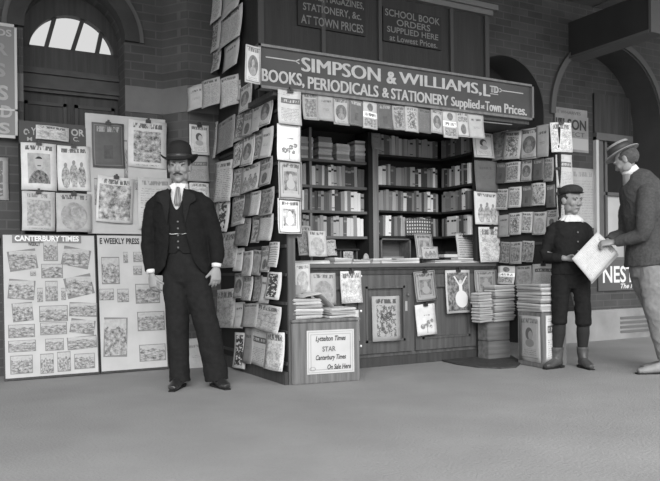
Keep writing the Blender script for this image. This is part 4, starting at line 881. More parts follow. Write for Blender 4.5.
NW = ply(YR - .02); a = on(598, 275, NW); b = on(657, 275, NW); z0 = on(630, 290, NW).z; z1 = on(630, 259.5, NW).z
EN = thing('enamel_sign', 'dark enamel sign with large white letters on the wall behind the leaning man', 'sign', (a.x, YR - .025, z0)); ww = b.x - a.x; hz = z1 - z0
bm = bmesh.new(); box(bm, (0, 0, 0), (ww, .02, hz)); link('sign_board', bm, mat('dark_enamel', .07, .3), EN)
text("NESTL\u00c9'S", ww * .07, ww * .96, hz * .25, hz * .93, mat('white_enamel', .7, .5), EN, Matrix.Identity(4), bold=.02)
text('The Milk', ww * .36, ww * .7, hz * .06, hz * .22, mat('white_enamel', .7, .5), EN, Matrix.Identity(4), bold=.02, shear=.3)
# wall below the right window, in the arch
bm = bmesh.new(); xw = on(597, 262, NW).x; box(bm, (xw - .1, YR, 0), (5.71, INF, WZ0 - .09)); struct(link('wall_under_window', bm, BRK_R))
bm = bmesh.new(); box(bm, (xw - .1, YR - .015, WZ0 - .13), (5.71, INF, WZ0 - .06)); struct(link('trim_11', bm, STONE))
q = on(610, 318, NW); bm = bmesh.new()
for k in range(4): z = .07 + k * .055; box(bm, (on(621, 320, ply(YR - .07)).x, YR - .068, z), (on(660, 320, ply(YR - .07)).x, YR - .058, z + .03))
vt = link('air_grating', bm, mat('dark_iron_grating', .12, .7)); tag(vt, 'low barred air grating in the plinth beside the light trousers', 'grating')

# ================================================================ PEOPLE
SKIN = mat('skin_grey', .23, .55, .05, 40, .08, 14); HAIR = mat('dark_hair', .03, .6, .6, 90, .3, 40); MOUST = mat('moustache_hair', .035, .7)
SUIT = mat('black_wool_suit', .012, .95, .35, 220, .15, 30, .1); TROU = mat('charcoal_wool_trousers', .016, .95, .35, 220, .15, 30, .1); VEST = mat('charcoal_waistcoat', .014, .95, .3, 220, .1, 30, .1)
FELT = mat('black_felt', .012, .8, .2, 120, .1, 20); LEATH = mat('black_boot_leather', .02, .32, .2, 30, spec=.6); LEATH2 = mat('scuffed_boot_leather', .06, .45, .3, 30, .4, 14, .5); TAN = mat('pale_shoe_leather', .22, .6, .2, 20, .2, 10)
EYEW = mat('eye_white', .26, .3); EYED = mat('eye_iris', .02, .2, spec=.6); LIP = mat('lip_tone', .10, .5)

def headM(c, yaw, pitch, roll, s):
    return Matrix.Translation(V(c)) @ Matrix.Rotation(R(yaw), 4, 'Z') @ Matrix.Rotation(R(roll), 4, 'Y') @ Matrix.Rotation(R(pitch), 4, 'X') @ Matrix.Scale(s, 4)
def build_head(bm, M):
    """head about its centre, facing -y, 0.235 high at scale 1"""
    ell(bm, (0, .018, .038), (.074, .092, .084), M); ell(bm, (0, -.012, .0), (.068, .078, .085), M)
    ell(bm, (0, -.028, -.045), (.055, .058, .062), M); ell(bm, (0, -.052, -.088), (.028, .03, .024), M)
    for s in (1, -1):
        ell(bm, (s * .034, -.056, -.022), (.028, .028, .026), M); ell(bm, (s * .03, -.076, .026), (.026, .014, .009), M)
        ell(bm, (s * .048, -.012, -.062), (.018, .04, .034), M)
        ell(bm, (s * .076, .012, -.004), (.009, .02, .033), M); ell(bm, (s * .082, .02, .006), (.007, .014, .02), M)
        ell(bm, (s * .011, -.094, -.03), (.009, .011, .008), M)
    a = lambda p: tuple(M @ V(p[:3])) + tuple(x * M.median_scale for x in p[3:])
    tube(bm, [a(p) for p in ((0, -.072, .022, .009, .012), (0, -.088, .0, .0105, .013), (0, -.099, -.024, .014, .014), (0, -.09, -.034, .012, .01))], 12)
    ell(bm, (0, -.078, -.056), (.024, .012, .007), M); ell(bm, (0, -.075, -.066), (.021, .012, .007), M)
def face_bits(M, par, brow=1):
    for s in (1, -1):
        bm = bmesh.new(); ell(bm, (s * .031, -.070, .008), (.0135, .012, .0075), M, 12, 8); e = link('eye', bm, EYEW, par, True)
        bm = bmesh.new(); ell(bm, (s * .031, -.0795, .0085), (.0065, .0045, .0065), M, 10, 8); link('iris', bm, EYED, e, True)
        bm = bmesh.new(); tube(bm, [tuple(M @ V(p)) + (r * M.median_scale, r * M.median_scale * .6) for p, r in (((s * .012, -.087, .024), .004), ((s * .03, -.088, .030), .005), ((s * .05, -.075, .024), .003))], 8); link('eyebrow', bm, HAIR, par, True)
        bm = bmesh.new(); tube(bm, [tuple(M @ V(p)) + (r * M.median_scale,) for p, r in (((s * .017, -.079, .012), .0018), ((s * .031, -.083, .0165), .0025), ((s * .046, -.074, .0125), .0018))], 6); link('eyelid', bm, HAIR, par, True)
    bm = bmesh.new(); tube(bm, [tuple(M @ V(p)) + (r * M.median_scale, r * M.median_scale * .7) for p, r in (((-.021, -.083, -.061), .002), ((0, -.0895, -.0605), .003), ((.021, -.083, -.061), .002))], 8); link('mouth', bm, LIP, par, True)
def hand(bm, W, D, N, T, s=1.0, curl=(20, 25, 20), tc=20, spread=1):
    D = V(D).normalized(); N = V(N); N = (N - D * N.dot(D)).normalized(); T = V(T); T = (T - D * T.dot(D) - N * T.dot(N)).normalized(); W = V(W)
    tube(bm, [tuple(W - D * .03 * s) + (.026 * s, .021 * s), tuple(W) + (.027 * s, .02 * s), tuple(W + D * .035 * s) + (.038 * s, .018 * s), tuple(W + D * .085 * s) + (.041 * s, .014 * s), tuple(W + D * .097 * s) + (.036 * s, .011 * s)], 16, T)
    for i, (o, l) in enumerate(((.030, .074), (.010, .083), (-.011, .078), (-.031, .060))):
        p = W + (D * (.083 - .004 * abs(i - 1.3)) + T * o) * s; d = (D + T * (o * 2.2 * spread)).normalized(); pts = [tuple(p - D * .02 * s) + (.0088 * s,), tuple(p) + (.0095 * s,)]
        for k, f in enumerate((.42, .32, .26)):
            d = (Matrix.Rotation(R(curl[k]), 3, D.cross(N)) @ d).normalized(); p = p + d * l * f * s; pts.append(tuple(p) + ((.009, .0082, .0068)[k] * s,))
        tube(bm, pts, 10, T)
        ell(bm, pts[-1][:3], (.0068 * s,) * 3, None, 10, 8)
    p = W + (D * .02 + T * .022) * s; d = (D * .75 + T * .62 + N * .25).normalized(); pts = [tuple(p) + (.015 * s,)]
    for k, (l, r) in enumerate(((.038, .0125), (.032, .0105), (.024, .008))):
        p = p + d * l * s; pts.append(tuple(p) + (r * s,)); d = (Matrix.Rotation(R(tc), 3, D.cross(N)) @ d - T * .12).normalized()
    tube(bm, pts, 10, N); ell(bm, pts[-1][:3], (.008 * s,) * 3, None, 10, 8)
def shell(bm, lv, th=.012, N=48):
    """open-fronted garment: lv = (z, cx, cy, rx, ry, xl, xr) with the opening from xl to xr on the front (None = closed)"""
    outr, inr = [], []
    for z, cx, cy, rx, ry, xl, xr in lv:
        al = math.asin(max(-1, min(1, (xl - cx) / rx))); ar = math.asin(max(-1, min(1, (xr - cx) / rx)))
        a0 = -math.pi / 2 + ar; a1 = -math.pi / 2 + 2 * math.pi + al
        o, i_ = [], []
        for k in range(N + 1):
            a = a0 + (a1 - a0) * k / N; sq = 1
            o.append(bm.verts.new((cx + rx * math.cos(a), cy + ry * math.sin(a), z))); i_.append(bm.verts.new((cx + (rx - th) * math.cos(a), cy + (ry - th) * math.sin(a), z)))
        outr.append(o); inr.append(i_)
    for r in range(len(lv) - 1):
        for k in range(N):
            bm.faces.new((outr[r][k], outr[r][k + 1], outr[r + 1][k + 1], outr[r + 1][k])); bm.faces.new((inr[r][k + 1], inr[r][k], inr[r + 1][k], inr[r + 1][k + 1]))
        for k in (0, N): bm.faces.new((outr[r][k], inr[r][k], inr[r + 1][k], outr[r + 1][k]))
    for r in (0, -1):
        for k in range(N): bm.faces.new((outr[r][k], inr[r][k], inr[r][k + 1], outr[r][k + 1]))
def boot(name, heel, toe, z, m, par, hgt=.10, s=1.0, wr=.045, ank=None):
    heel = V(heel); toe = V(toe); d = (toe - heel).normalized(); L = (toe - heel).length; sd = d.cross(V((0, 0, 1)))
    bm = bmesh.new(); q = lambda t, zz: tuple(heel + d * L * t + V((0, 0, zz)))
    tube(bm, [q(.02, .045) + (.030, .036), q(.15, .05) + (.036, .042), q(.4, .05) + (.037, .042), q(.65, .038) + (wr, .034), q(.85, .030) + (wr * .92, .026), q(.97, .026) + (wr * .55, .018)], 16, sd)
    tube(bm, [q(.2, .03) + (.034, .045), q(.2, .07) + (.036, .05), q(.2, hgt) + (.04, .048)] if not ank else [q(.25, .03) + (.036, .046), q(.22, .07) + (.038, .05), (ank[0], ank[1], .12, .046, .05), (ank[0], ank[1], hgt, .052, .055)], 16, sd)
    o = remesh(name, bm, m, .006 * s, par, 2)
    bm = bmesh.new()
    for t0, t1, hh_ in ((-.02, .26, .022), (.2, 1.0, .01)):
        c = [heel + d * L * t0 - sd * .035, heel + d * L * t0 + sd * .035, heel + d * L * t1 + sd * .04 * (.6 if t1 == 1 else 1), heel + d * L * t1 - sd * .04 * (.6 if t1 == 1 else 1)]
        a = [bm.verts.new((p.x, p.y, 0.001)) for p in c]; b = [bm.verts.new((p.x, p.y, hh_)) for p in c]; bm.faces.new(a); bm.faces.new(b)
        for i in range(4): bm.faces.new((a[i], a[(i + 1) % 4], b[(i + 1) % 4], b[i]))
    link('sole', bm, FELT, o)
def person(px, py, label, dd=0):
    p = on(px, py, plz(0)) + FW * dd; return thing('person', label, 'person', (p.x, p.y, 0), -YAW)

# ---- the bowler-hatted man
A = person(190, 387.5, 'moustached man in bowler hat and dark three-piece suit standing left of the bookstall')
HM = headM((-.062, 0, 1.655), 2, 3, 0, 1.04)
bm = bmesh.new(); build_head(bm, HM)
tube(bm, [(-.062, .02, 1.62, .055, .055), (-.062, .02, 1.55, .056, .056), (-.065, .02, 1.46, .062, .062), (-.07, .02, 1.42, .10, .07)])
tube(bm, [(-.07, .02, 1.44, .12, .07), (-.07, .02, 1.38, .18, .1), (-.065, .02, 1.2, .165, .11), (-.055, .02, 1.05, .145, .1), (-.04, .02, .92, .155, .11), (-.03, .02, .84, .15, .11)], 24)
tube(bm, [(-.245, .02, 1.385, .055), (-.275, .02, 1.22, .046), (-.30, .03, 1.08, .04), (-.285, -.01, .95, .033), (-.272, -.03, .86, .026)])
tube(bm, [(.115, .02, 1.385, .055), (.16, .02, 1.22, .046), (.195, .03, 1.10, .04), (.21, -.01, .98, .033), (.212, -.03, .905, .026)])
hand(bm, (-.270, -.03, .853), (.12, -.12, -1), (.5, .85, -.1), (.75, -.6, 0), 1.0, (24, 30, 22), 18)
hand(bm, (.212, -.03, .90), (-.02, -.12, -1), (-.5, .85, -.1), (-.75, -.6, 0), 1.0, (20, 26, 22), 18)
for x0, x1, x2, y2 in ((-.10, -.09, -.085, 0), (.04, .13, .185, .02)): tube(bm, [(x0, .02, .86, .085), (x0 + .01, .015, .7, .075), (x1, .005, .5, .058), (x1 * .4 + x2 * .6, .01, .3, .05), (x2, .03, .08, .04)])
body = remesh('body', bm, SKIN, .0052, A, 2)
face_bits(HM, A)
bm = bmesh.new()
for s in (1, -1): tube(bm, [tuple(HM @ V(p)) + (r, r * .7) for p, r in (((0, -.096, -.047), .005), ((s * .012, -.096, -.048), .0065), ((s * .024, -.087, -.052), .0055), ((s * .034, -.079, -.054), .0025))], 10, (0, 0, 1))
link('moustache', bm, MOUST, A, True)
bm = bmesh.new(); ell(bm, (0, .026, .03), (.080, .094, .088), HM); 
for v in list(bm.verts):
    q = HM.inverted() @ v.co
    if q.y < -.035 + .0 and q.z < .075 or (q.z < -.035) or (q.y < .0 and q.z < -.005): bm.verts.remove(v)
link('hair', bm, HAIR, A, True)
# bowler
def curl_brim(kx, ky=0):
    return lambda p, r: p + V((0, 0, kx * max(0, abs(p.x) - .06) ** 1.6 - ky * max(0, abs(p.y) - .07))) if r > .09 else p
hM = HM @ Matrix.Translation((0, .008, .055)) @ Matrix.Rotation(R(-2), 4, 'X')
bm = bmesh.new(); lathe(bm, [(.084, .0), (.122, -.002), (.134, .006), (.138, .014), (.134, .016), (.122, .008), (.092, .008), (.089, .02), (.090, .05), (.088, .08), (.08, .108), (.062, .128), (.035, .139), (.004, .142)], .98, 1.08, 48, hM, curl_brim(1.6, .25))
hat = link('bowler_hat', bm, FELT, A, True)
bm = bmesh.new(); lathe(bm, [(.0895, .009), (.0915, .011), (.0925, .034), (.0905, .036)], .98, 1.08, 48, hM); link('hat_band', bm, mat('silk_hat_band', .03, .35), hat, True)
# shirt, collar, tie
bm = bmesh.new(); tube(bm, [(-.064, .015, 1.468, .068, .066), (-.063, .012, 1.50, .064, .064), (-.062, .01, 1.535, .063, .063)], 32)
for s in (1, -1):
    M_ = Matrix.Translation((-.063 + s * .028, -.062, 1.497)) @ Matrix.Rotation(R(s * 28), 4, 'Y'); box(bm, (-.022, -.006, -.034), (.022, .006, .03), 0, M_, .002)
link('shirt_collar', bm, WHITE, A)
bm = bmesh.new(); tube(bm, [(-.064, .0, 1.50, .06, .062), (-.064, .0, 1.43, .075, .098), (-.064, -.004, 1.32, .06, .112)], 24); link('shirt_front', bm, WHITE, A, True)
bm = bmesh.new(); tube(bm, [(-.06, -.074, 1.495, .014, .012), (-.058, -.088, 1.475, .016, .012), (-.055, -.112, 1.43, .022, .008), (-.055, -.124, 1.385, .026, .007), (-.055, -.124, 1.36, .018, .006)], 14)
g = G('striped_silk_tie', .4); tc = g.nt.nodes.new('ShaderNodeTexCoord'); wv = g.nt.nodes.new('ShaderNodeTexWave'); wv.inputs['Scale'].default_value = 26; wv.inputs['Distortion'].default_value = 1.2; g.nt.links.new(tc.outputs['Object'], wv.inputs[0]); TIE = g.out(g.ramp(wv.outputs[1], .2, .8, .07, .26))
link('necktie', bm, TIE, A, True)
# waistcoat with V neck
bm = bmesh.new(); shell(bm, [(1.49, -.066, .015, .085, .075, -.12, -.01), (1.45, -.067, .015, .125, .098, -.118, -.012), (1.40, -.066, .015, .155, .118, -.105, -.025), (1.355, -.066, .01, .167, .13, -.085, -.04), (1.325, -.062, .01, .166, .136, -.0635, -.0615), (1.15, -.055, .01, .155, .13, -.0575, -.0555), (1.05, -.05, .01, .15, .128, -.0525, -.0505), (1.03, -.045, .01, .152, .13, -.055, -.045), (1.005, -.045, .01, .153, .13, -.075, -.02)], .014)
WC = remesh('waistcoat', bm, VEST, .006, A, 2, .002)
for z in (1.24, 1.19, 1.14, 1.095, 1.05): bm = bmesh.new(); ell(bm, (-.052, -.133 + (.004 if z > 1.2 else .008), z), (.0075, .005, .0075), None, 12, 8); link('button', bm, mat('horn_button', .14, .3), WC, True)
bm = bmesh.new(); tube(bm, [(-.135, -.112, 1.16, .003), (-.10, -.128, 1.148, .003), (-.055, -.135, 1.152, .003), (-.02, -.128, 1.147, .003), (.03, -.105, 1.16, .003)], 8); link('watch_chain', bm, mat('watch_chain_metal', .45, .3, spec=.8), WC, True)
# trousers
bm = bmesh.new()
tube(bm, [(-.045, .015, 1.04, .15, .122), (-.04, .015, .95, .162, .128), (-.032, .015, .86, .172, .132), (-.028, .015, .80, .16, .12), (-.028, .015, .76, .10, .09)], 28)
tube(bm, [(-.10, .015, .86, .10, .115), (-.098, .012, .74, .100, .108), (-.092, .005, .6, .09, .094), (-.088, 0, .48, .084, .086), (-.084, .005, .34, .078, .08), (-.080, .01, .2, .075, .08), (-.078, .01, .10, .076, .085), (-.077, .008, .045, .080, .092)], 24)
tube(bm, [(.05, .015, .86, .10, .115), (.062, .012, .74, .102, .108), (.098, .005, .6, .098, .094), (.128, 0, .48, .094, .088), (.155, .005, .34, .09, .084), (.178, .01, .2, .088, .084), (.195, .01, .10, .088, .09), (.20, .008, .05, .09, .096)], 24)
remesh('trousers', bm, TROU, .0065, A, 3, .008, 7)
# jacket
bm = bmesh.new()
shell(bm, [(1.475, -.068, .025, .10, .085, -.135, .005), (1.445, -.07, .025, .165, .11, -.14, .0), (1.41, -.07, .022, .205, .128, -.138, .0), (1.36, -.068, .02, .215, .145, -.132, -.002), (1.26, -.065, .018, .208, .155, -.118, .0), (1.15, -.06, .015, .20, .152, -.118, .01), (1.05, -.055, .015, .203, .15, -.128, .03), (.97, -.05, .015, .212, .155, -.14, .055), (.91, -.045, .015, .22, .16, -.16, .09), (.87, -.045, .015, .222, .162, -.19, .125), (.845, -.045, .015, .22, .16, -.235, .15)], .017)
tube(bm, [(-.13, .025, 1.462, .035, .06), (-.20, .02, 1.43, .055, .07), (-.25, .02, 1.37, .074, .078), (-.288, .025, 1.22, .069, .074), (-.305, .03, 1.08, .062, .068), (-.292, .0, .96, .052, .056), (-.278, -.022, .885, .043, .046)], 20)
tube(bm, [(-.005, .025, 1.462, .035, .06), (.065, .02, 1.43, .055, .07), (.117, .02, 1.37, .074, .078), (.168, .025, 1.22, .069, .074), (.20, .03, 1.10, .062, .068), (.215, .0, .99, .052, .056), (.214, -.022, .925, .043, .046)], 20)
J = remesh('jacket', bm, SUIT, .0068, A, 3, .009, 8)
for s, xs_ in ((-1, [(-.125, 1.49), (-.205, 1.44), (-.215, 1.40), (-.168, 1.37), (-.130, 1.22)]), (1, [(-.01, 1.49), (.07, 1.44), (.08, 1.40), (.038, 1.37), (.002, 1.22)])):
    bm = bmesh.new(); vv = [];
    for x, z in xs_:
        ang = (x + .068) / .215; y = .02 - .155 * math.sqrt(max(.05, 1 - ang * ang)) + (.03 if z > 1.47 else 0) - .004; vv.append(bm.verts.new((x, y, z)))
    x, z = (-.118, 1.3) if s < 0 else (-.01, 1.3); vv.append(bm.verts.new((x, -.135, z))); x, z = (-.112, 1.42) if s < 0 else (-.022, 1.42); vv.append(bm.verts.new((x, -.105, z)))
    bm.faces.new(vv); r_ = bmesh.ops.extrude_face_region(bm, geom=bm.faces[:]); bmesh.ops.translate(bm, verts=[v for v in r_['geom'] if isinstance(v, bmesh.types.BMVert)], vec=(0, -.006, 0)); link('lapel', bm, mat('lapel_wool', .016, .9, .3, 200, .1, 20, .1), J)
bm = bmesh.new(); tube(bm, [(-.276, -.024, .89, .037, .04), (-.273, -.028, .862, .036, .038)], 20); link('shirt_cuff', bm, WHITE, A, True)
bm = bmesh.new(); tube(bm, [(.213, -.024, .93, .037, .04), (.212, -.028, .903, .036, .038)], 20); link('shirt_cuff', bm, WHITE, A, True)
boot('shoe', (-.078, .08, 0), (-.095, -.20, 0), 0, LEATH, A, .09); boot('shoe', (.17, .07, 0), (.305, -.14, 0), 0, LEATH, A, .09)

o = paper(ply(1.36), (184, 338, 206, 371), 'plain', .42, 'pale bill standing on the platform behind the bowler-hatted man\'s legs', cat='bill', lean=-6, ink=.2)

# ---- the boy
B = person(568, 368, 'boy in dark cap, white ruffled collar and knickerbockers beside the right-hand rack')
HB = headM((.045, 0, 1.447), 24, 6, 0, 1.0)
bm = bmesh.new(); build_head(bm, HB)
tube(bm, [(.045, .02, 1.40, .045, .045), (.043, .02, 1.34, .045, .045), (.04, .02, 1.29, .05, .05), (.035, .02, 1.26, .08, .06)])
tube(bm, [(.035, .02, 1.27, .10, .06), (.032, .02, 1.22, .145, .08), (.032, .02, 1.1, .135, .085), (.03, .02, .95, .125, .085), (.03, .02, .85, .13, .09), (.03, .02, .78, .125, .09)], 24)
tube(bm, [(-.105, .02, 1.21, .042), (-.15, .03, 1.10, .036), (-.185, .03, 1.0, .032), (-.12, -.07, .96, .028), (-.055, -.13, .95, .023)])
tube(bm, [(.165, .02, 1.21, .042), (.205, .03, 1.10, .036), (.23, .02, 1.0, .032), (.20, -.08, .945, .028), (.16, -.16, .93, .023)])
hand(bm, (-.05, -.135, .948), (.85, -.35, .0), (-.2, -.7, -.6), (-.1, -.2, 1), .86, (22, 40, 30), 25)
hand(bm, (.155, -.165, .93), (-.75, -.45, .0), (.1, -.7, -.5), (.1, -.2, 1), .86, (22, 40, 30), 25)
for x0, x1, x2 in ((-.045, -.065, -.085), (.10, .135, .135)): tube(bm, [(x0, .02, .80, .07), (x0, .015, .65, .062), (x1, .005, .42, .046), (x1 * .5 + x2 * .5, .01, .28, .042), (x2, .025, .16, .03), (x2, .03, .06, .022)])
remesh('body', bm, SKIN, .005, B, 2); face_bits(HB, B)
bm = bmesh.new(); ell(bm, (0, .03, .03), (.080, .092, .088), HB)
for v in list(bm.verts):
    q = HB.inverted() @ v.co
    if q.y < -.03 and q.z < .06 or q.z < -.045 or (q.y < .012 and q.z < .0): bm.verts.remove(v)
link('hair', bm, HAIR, B, True)
cM = HB @ Matrix.Translation((0, .01, .075)) @ Matrix.Rotation(R(-8), 4, 'X')
bm = bmesh.new(); ell(bm, (0, .005, .012), (.098, .106, .056), cM, 40, 18)
for v in bm.verts:
    q = cM.inverted() @ v.co; a = math.atan2(q.y, q.x)
    q.x *= 1 + .012 * math.cos(a * 30); q.y *= 1 + .012 * math.cos(a * 30)
    if q.z < -.012: q.z = -.012 + (q.z + .012) * .4
    v.co = cM @ q
cap = link('cap', bm, mat('ribbed_cap_cloth', .03, .9, .5, 60, .2, 40), B, True)
bm = bmesh.new(); ell(bm, (0, -.075, -.016), (.062, .045, .006), cM); link('cap_peak', bm, FELT, cap, True)
# knickerbockers
bm = bmesh.new(); tube(bm, [(.03, .015, .90, .14, .105), (.03, .015, .80, .158, .115), (.03, .015, .73, .14, .1), (.03, .015, .69, .09, .08)], 26)
tube(bm, [(-.045, .015, .80, .09, .1), (-.052, .012, .68, .082, .09), (-.064, .005, .54, .070, .078), (-.070, 0, .44, .066, .072), (-.072, 0, .40, .068, .074), (-.072, 0, .378, .056, .06)], 22)
tube(bm, [(.108, .015, .80, .09, .1), (.118, .012, .68, .082, .09), (.132, .005, .54, .072, .078), (.138, 0, .42, .068, .074), (.138, 0, .385, .070, .076), (.138, 0, .365, .056, .06)], 22)
remesh('knickerbockers', bm, mat('boy_wool_knickers', .015, .95, .3, 200, .15, 30, .1), .006, B, 3, .007, 9)
for x0, x2 in ((-.068, -.082), (.136, .136)):
    bm = bmesh.new(); tube(bm, [(x0, 0, .41, .052), (x0 * .6 + x2 * .4, .008, .30, .055, .058), (x2, .02, .19, .043, .046), (x2, .023, .12, .037, .04)], 20); link('stocking', bm, mat('ribbed_black_stocking', .018, .85, .4, 90), B, True)
boot('boot', (-.045, .05, 0), (-.225, -.085, 0), 0, LEATH2, B, .18, 1, .038, (-.081, .022)); boot('boot', (.13, .06, 0), (.155, -.155, 0), 0, LEATH2, B, .18, 1, .038, (.136, .022))
# jacket
bm = bmesh.new()
tube(bm, [(.04, .018, 1.285, .06, .058), (.036, .018, 1.262, .12, .08), (.034, .018, 1.23, .155, .1), (.033, .016, 1.15, .158, .118), (.032, .015, 1.0, .145, .12), (.03, .015, .88, .155, .122), (.03, .015, .81, .162, .125)], 30)
tube(bm, [(-.08, .02, 1.245, .035), (-.112, .02, 1.20, .055), (-.15, .03, 1.10, .05), (-.185, .03, 1.0, .047), (-.178, -.0, .965, .046), (-.12, -.075, .955, .043), (-.075, -.115, .952, .036)], 18)
tube(bm, [(.14, .02, 1.245, .035), (.172, .02, 1.20, .055), (.205, .03, 1.10, .05), (.228, .02, 1.0, .047), (.22, -.02, .965, .045), (.20, -.085, .945, .042), (.18, -.13, .937, .036)], 18)
J = remesh('jacket', bm, mat('boy_dark_jacket', .016, .95, .3, 200, .15, 30, .1), .0065, B, 3, .008, 9)
for z in (1.17, 1.09, 1.01): bm = bmesh.new(); ell(bm, (.06, -.107 - (1.2 - z) * .04, z), (.008, .005, .008), None, 12, 8); link('button', bm, mat('horn_button', .14, .3), J, True)
bm = bmesh.new(); N_ = 72; rows = [[], [], [], []]
for k in range(N_):
    a = 2 * math.pi * k / N_; rf = 1 + .05 * math.cos(a * 14)
    for j, (r, z) in enumerate(((.05, 1.325), (.062 * rf, 1.32), (.10 * rf, 1.275 + .005 * math.cos(a * 14)), (.096 * rf, 1.264))): rows[j].append(bm.verts.new((.042 + r * math.cos(a) * 1.05, .014 + r * math.sin(a) * .85, z)))
for j in range(3):
    for k in range(N_): bm.faces.new((rows[j][k], rows[j][(k + 1) % N_], rows[j + 1][(k + 1) % N_], rows[j + 1][k]))
link('ruffled_collar', bm, WHITE, B, True)

# ---- the leaning man in the boater
D = person(652, 372.5, 'man in straw boater, grey jacket and light trousers bending towards the boy')
HD = headM((-.235, .03, 1.745), -128, 22, 0, 1.0)
HD = Matrix.Translation((-.18, .04, 1.752)) @ Matrix.Rotation(R(-128), 4, 'Z') @ Matrix.Rotation(R(30), 4, 'X')
bm = bmesh.new(); build_head(bm, HD)
tube(bm, [(-.17, .045, 1.72, .056, .056), (-.15, .04, 1.66, .058, .058), (-.14, .03, 1.58, .07, .075), (-.11, .03, 1.52, .09, .12)])
tube(bm, [(-.10, .03, 1.56, .09, .12), (-.09, .03, 1.48, .12, .18), (-.07, .03, 1.3, .13, .175), (-.03, .03, 1.1, .125, .155), (.0, .03, .95, .125, .16), (.01, .03, .88, .12, .16)], 24)
tube(bm, [(-.08, -.13, 1.47, .055), (-.115, -.16, 1.30, .047), (-.125, -.16, 1.16, .042), (-.22, -.09, 1.095, .035), (-.315, -.02, 1.075, .026)])
tube(bm, [(-.08, .19, 1.47, .055), (-.11, .21, 1.30, .047), (-.13, .2, 1.16, .042), (-.25, .17, 1.12, .035), (-.31, .14, 1.08, .026)])
hand(bm, (-.315, -.02, 1.075), (-1, .30, -.05), (.1, .6, -.8), (-.1, .7, .6), 1.0, (35, 50, 35), 35)
hand(bm, (-.31, .14, 1.08), (-1, .0, -.3), (0, .2, -1), (0, -1, .1), 1.0, (25, 30, 25), 25)
for y0, dx in ((-.06, 0), (.13, .12)): tube(bm, [(.0, y0, .9, .09), (.01 + dx * .5, y0, .7, .08), (.04 + dx, y0, .48, .06), (.08 + dx, y0, .25, .05), (.10 + dx, y0, .08, .04)])
remesh('body', bm, SKIN, .0055, D, 2); face_bits(HD, D)
bm = bmesh.new(); ell(bm, (0, .026, .022), (.080, .094, .09), HD)
for v in list(bm.verts):
    q = HD.inverted() @ v.co
    if q.y < -.03 and q.z < .06 or q.z < -.065 or (q.y < .025 and q.z < .0): bm.verts.remove(v)
link('hair', bm, mat('brown_hair', .06, .6, .6, 90, .3, 40), D, True)
bM_ = HD @ Matrix.Translation((0, .0, .068)) @ Matrix.Rotation(R(-3), 4, 'X')
STRAW = mat('boater_straw', .22, .7, .5, 160, .1, 60)
bm = bmesh.new(); lathe(bm, [(.08, .0), (.134, -.001), (.1355, .003), (.134, .007), (.0875, .007), (.086, .088), (.082, .092), (.004, .093)], .97, 1.1, 48, bM_); hat = link('straw_boater', bm, STRAW, D)
for p in hat.data.polygons: p.use_smooth = False
bm = bmesh.new(); lathe(bm, [(.0870, .0075), (.0895, .008), (.0885, .07), (.0862, .071)], .97, 1.1, 48, bM_); link('hat_ribbon', bm, mat('dark_hat_ribbon', .04, .5), hat, True)
bm = bmesh.new(); CMt = Matrix.Translation((-.145, .04, 1.665)) @ Matrix.Rotation(R(-32), 4, 'Y') @ Matrix.Rotation(R(-6), 4, 'X')
lathe(bm, [(.064, -.03), (.068, -.03), (.066, .024), (.062, .024)], 1, 1.05, 36, CMt); link('shirt_collar', bm, WHITE, D, True)
# jacket
bm = bmesh.new(); tube(bm, [(-.125, .04, 1.645, .072, .08), (-.10, .035, 1.61, .115, .135), (-.08, .03, 1.55, .15, .19), (-.05, .03, 1.46, .17, .225), (-.02, .03, 1.32, .185, .225), (.0, .03, 1.18, .18, .20), (.01, .03, 1.05, .185, .195), (.005, .03, .95, .195, .205), (.01, .03, .885, .20, .21)], 32)
tube(bm, [(-.07, -.10, 1.53, .05), (-.09, -.145, 1.47, .078), (-.115, -.175, 1.32, .073), (-.125, -.175, 1.19, .070), (-.14, -.145, 1.125, .066), (-.22, -.095, 1.10, .056), (-.30, -.032, 1.078, .046)], 20)
tube(bm, [(-.07, .17, 1.53, .05), (-.08, .2, 1.46, .07), (-.11, .22, 1.3, .065), (-.13, .2, 1.16, .06), (-.24, .17, 1.12, .052), (-.29, .145, 1.09, .043)], 18)
J = remesh('jacket', bm, mat('grey_tweed_jacket', .065, .95, .4, 160, .22, 60, .1), .007, D, 3, .009, 7)
bm = bmesh.new(); tube(bm, [(.01, .03, .98, .165, .18), (.01, .03, .86, .165, .18), (.015, .03, .8, .155, .17)], 28)
for y0, dx in ((-.06, 0), (.13, .13)): tube(bm, [(.005, y0, .88, .13, .11), (.01 + dx * .2, y0, .72, .125, .11), (.03 + dx * .6, y0, .55, .12, .1), (.06 + dx, y0, .40, .11, .095), (.095 + dx, y0, .26, .10, .09), (.125 + dx, y0, .13, .10, .09)], 22)
remesh('trousers', bm, mat('light_flannel_trousers', .2, .9, .3, 150, .12, 30, .1), .007, D, 3, .012, 6)
boot('shoe', (.14, -.06, 0), (-.165, -.09, 0), 0, TAN, D, .13, 1, .045); boot('shoe', (.27, .13, 0), (-.03, .11, 0), 0, TAN, D, .13, 1, .045)

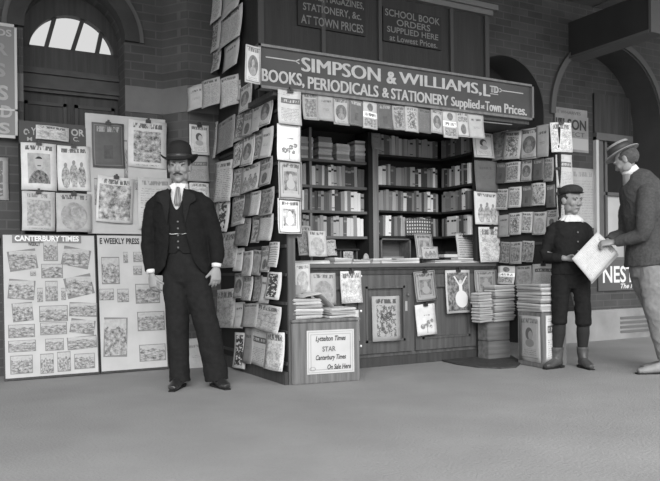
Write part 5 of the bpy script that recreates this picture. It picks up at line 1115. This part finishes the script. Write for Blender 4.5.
# ---- the folded newspaper between them
dp = 6.0
c = [pd(571.5, 259, dp), pd(597, 232, dp + .02), pd(617, 252, dp + .0), pd(591, 282, dp - .02)]
bm = bmesh.new(); uvl = bm.loops.layers.uv.new('UVMap'); nrm = (c[1] - c[0]).cross(c[3] - c[0]).normalized()
if nrm.dot(FW) > 0: nrm = -nrm
NU = 8
g0 = [[bm.verts.new(c[0].lerp(c[1], j / NU).lerp(c[3].lerp(c[2], j / NU), i / NU) + nrm * (.012 + .008 * math.sin(i / NU * math.pi))) for j in range(NU + 1)] for i in range(NU + 1)]
g1 = [[bm.verts.new(c[0].lerp(c[1], j / NU).lerp(c[3].lerp(c[2], j / NU), i / NU) + nrm * .008 * math.sin(i / NU * math.pi)) for j in range(NU + 1)] for i in range(NU + 1)]
for i in range(NU):
    for j in range(NU):
        f = bm.faces.new((g0[i][j], g0[i][j + 1], g0[i + 1][j + 1], g0[i + 1][j])); f.smooth = True
        for l, (a, b) in zip(f.loops, ((i, j), (i, j + 1), (i + 1, j + 1), (i + 1, j))): l[uvl].uv = (a / NU, b / NU)
        bm.faces.new((g1[i][j], g1[i + 1][j], g1[i + 1][j + 1], g1[i][j + 1])).material_index = 1
for i in range(NU):
    for a, b in (((i, 0), (i + 1, 0)), ((i, NU), (i + 1, NU)), ((0, i), (0, i + 1)), ((NU, i), (NU, i + 1))): bm.faces.new((g0[a[0]][a[1]], g0[b[0]][b[1]], g1[b[0]][b[1]], g1[a[0]][a[1]])).material_index = 1
HN = link('newspaper', bm, [cover('text', .5, .25), PAPER]); tag(HN, 'folded newspaper held between the boy and the leaning man', 'newspaper')
bm = bmesh.new(); 
q = [c[3] - nrm * .004, c[2] - nrm * .004, c[2] + (c[2] - c[1]) * .14 - nrm * .02, c[3] + (c[3] - c[0]) * .08 - nrm * .02]
a = [bm.verts.new(p) for p in q]; b = [bm.verts.new(p - nrm * .004) for p in q]; bm.faces.new(a); bm.faces.new(b)
for i in range(4): bm.faces.new((a[i], a[(i + 1) % 4], b[(i + 1) % 4], b[i]))
link('inner_page', bm, PAPER2, HN)
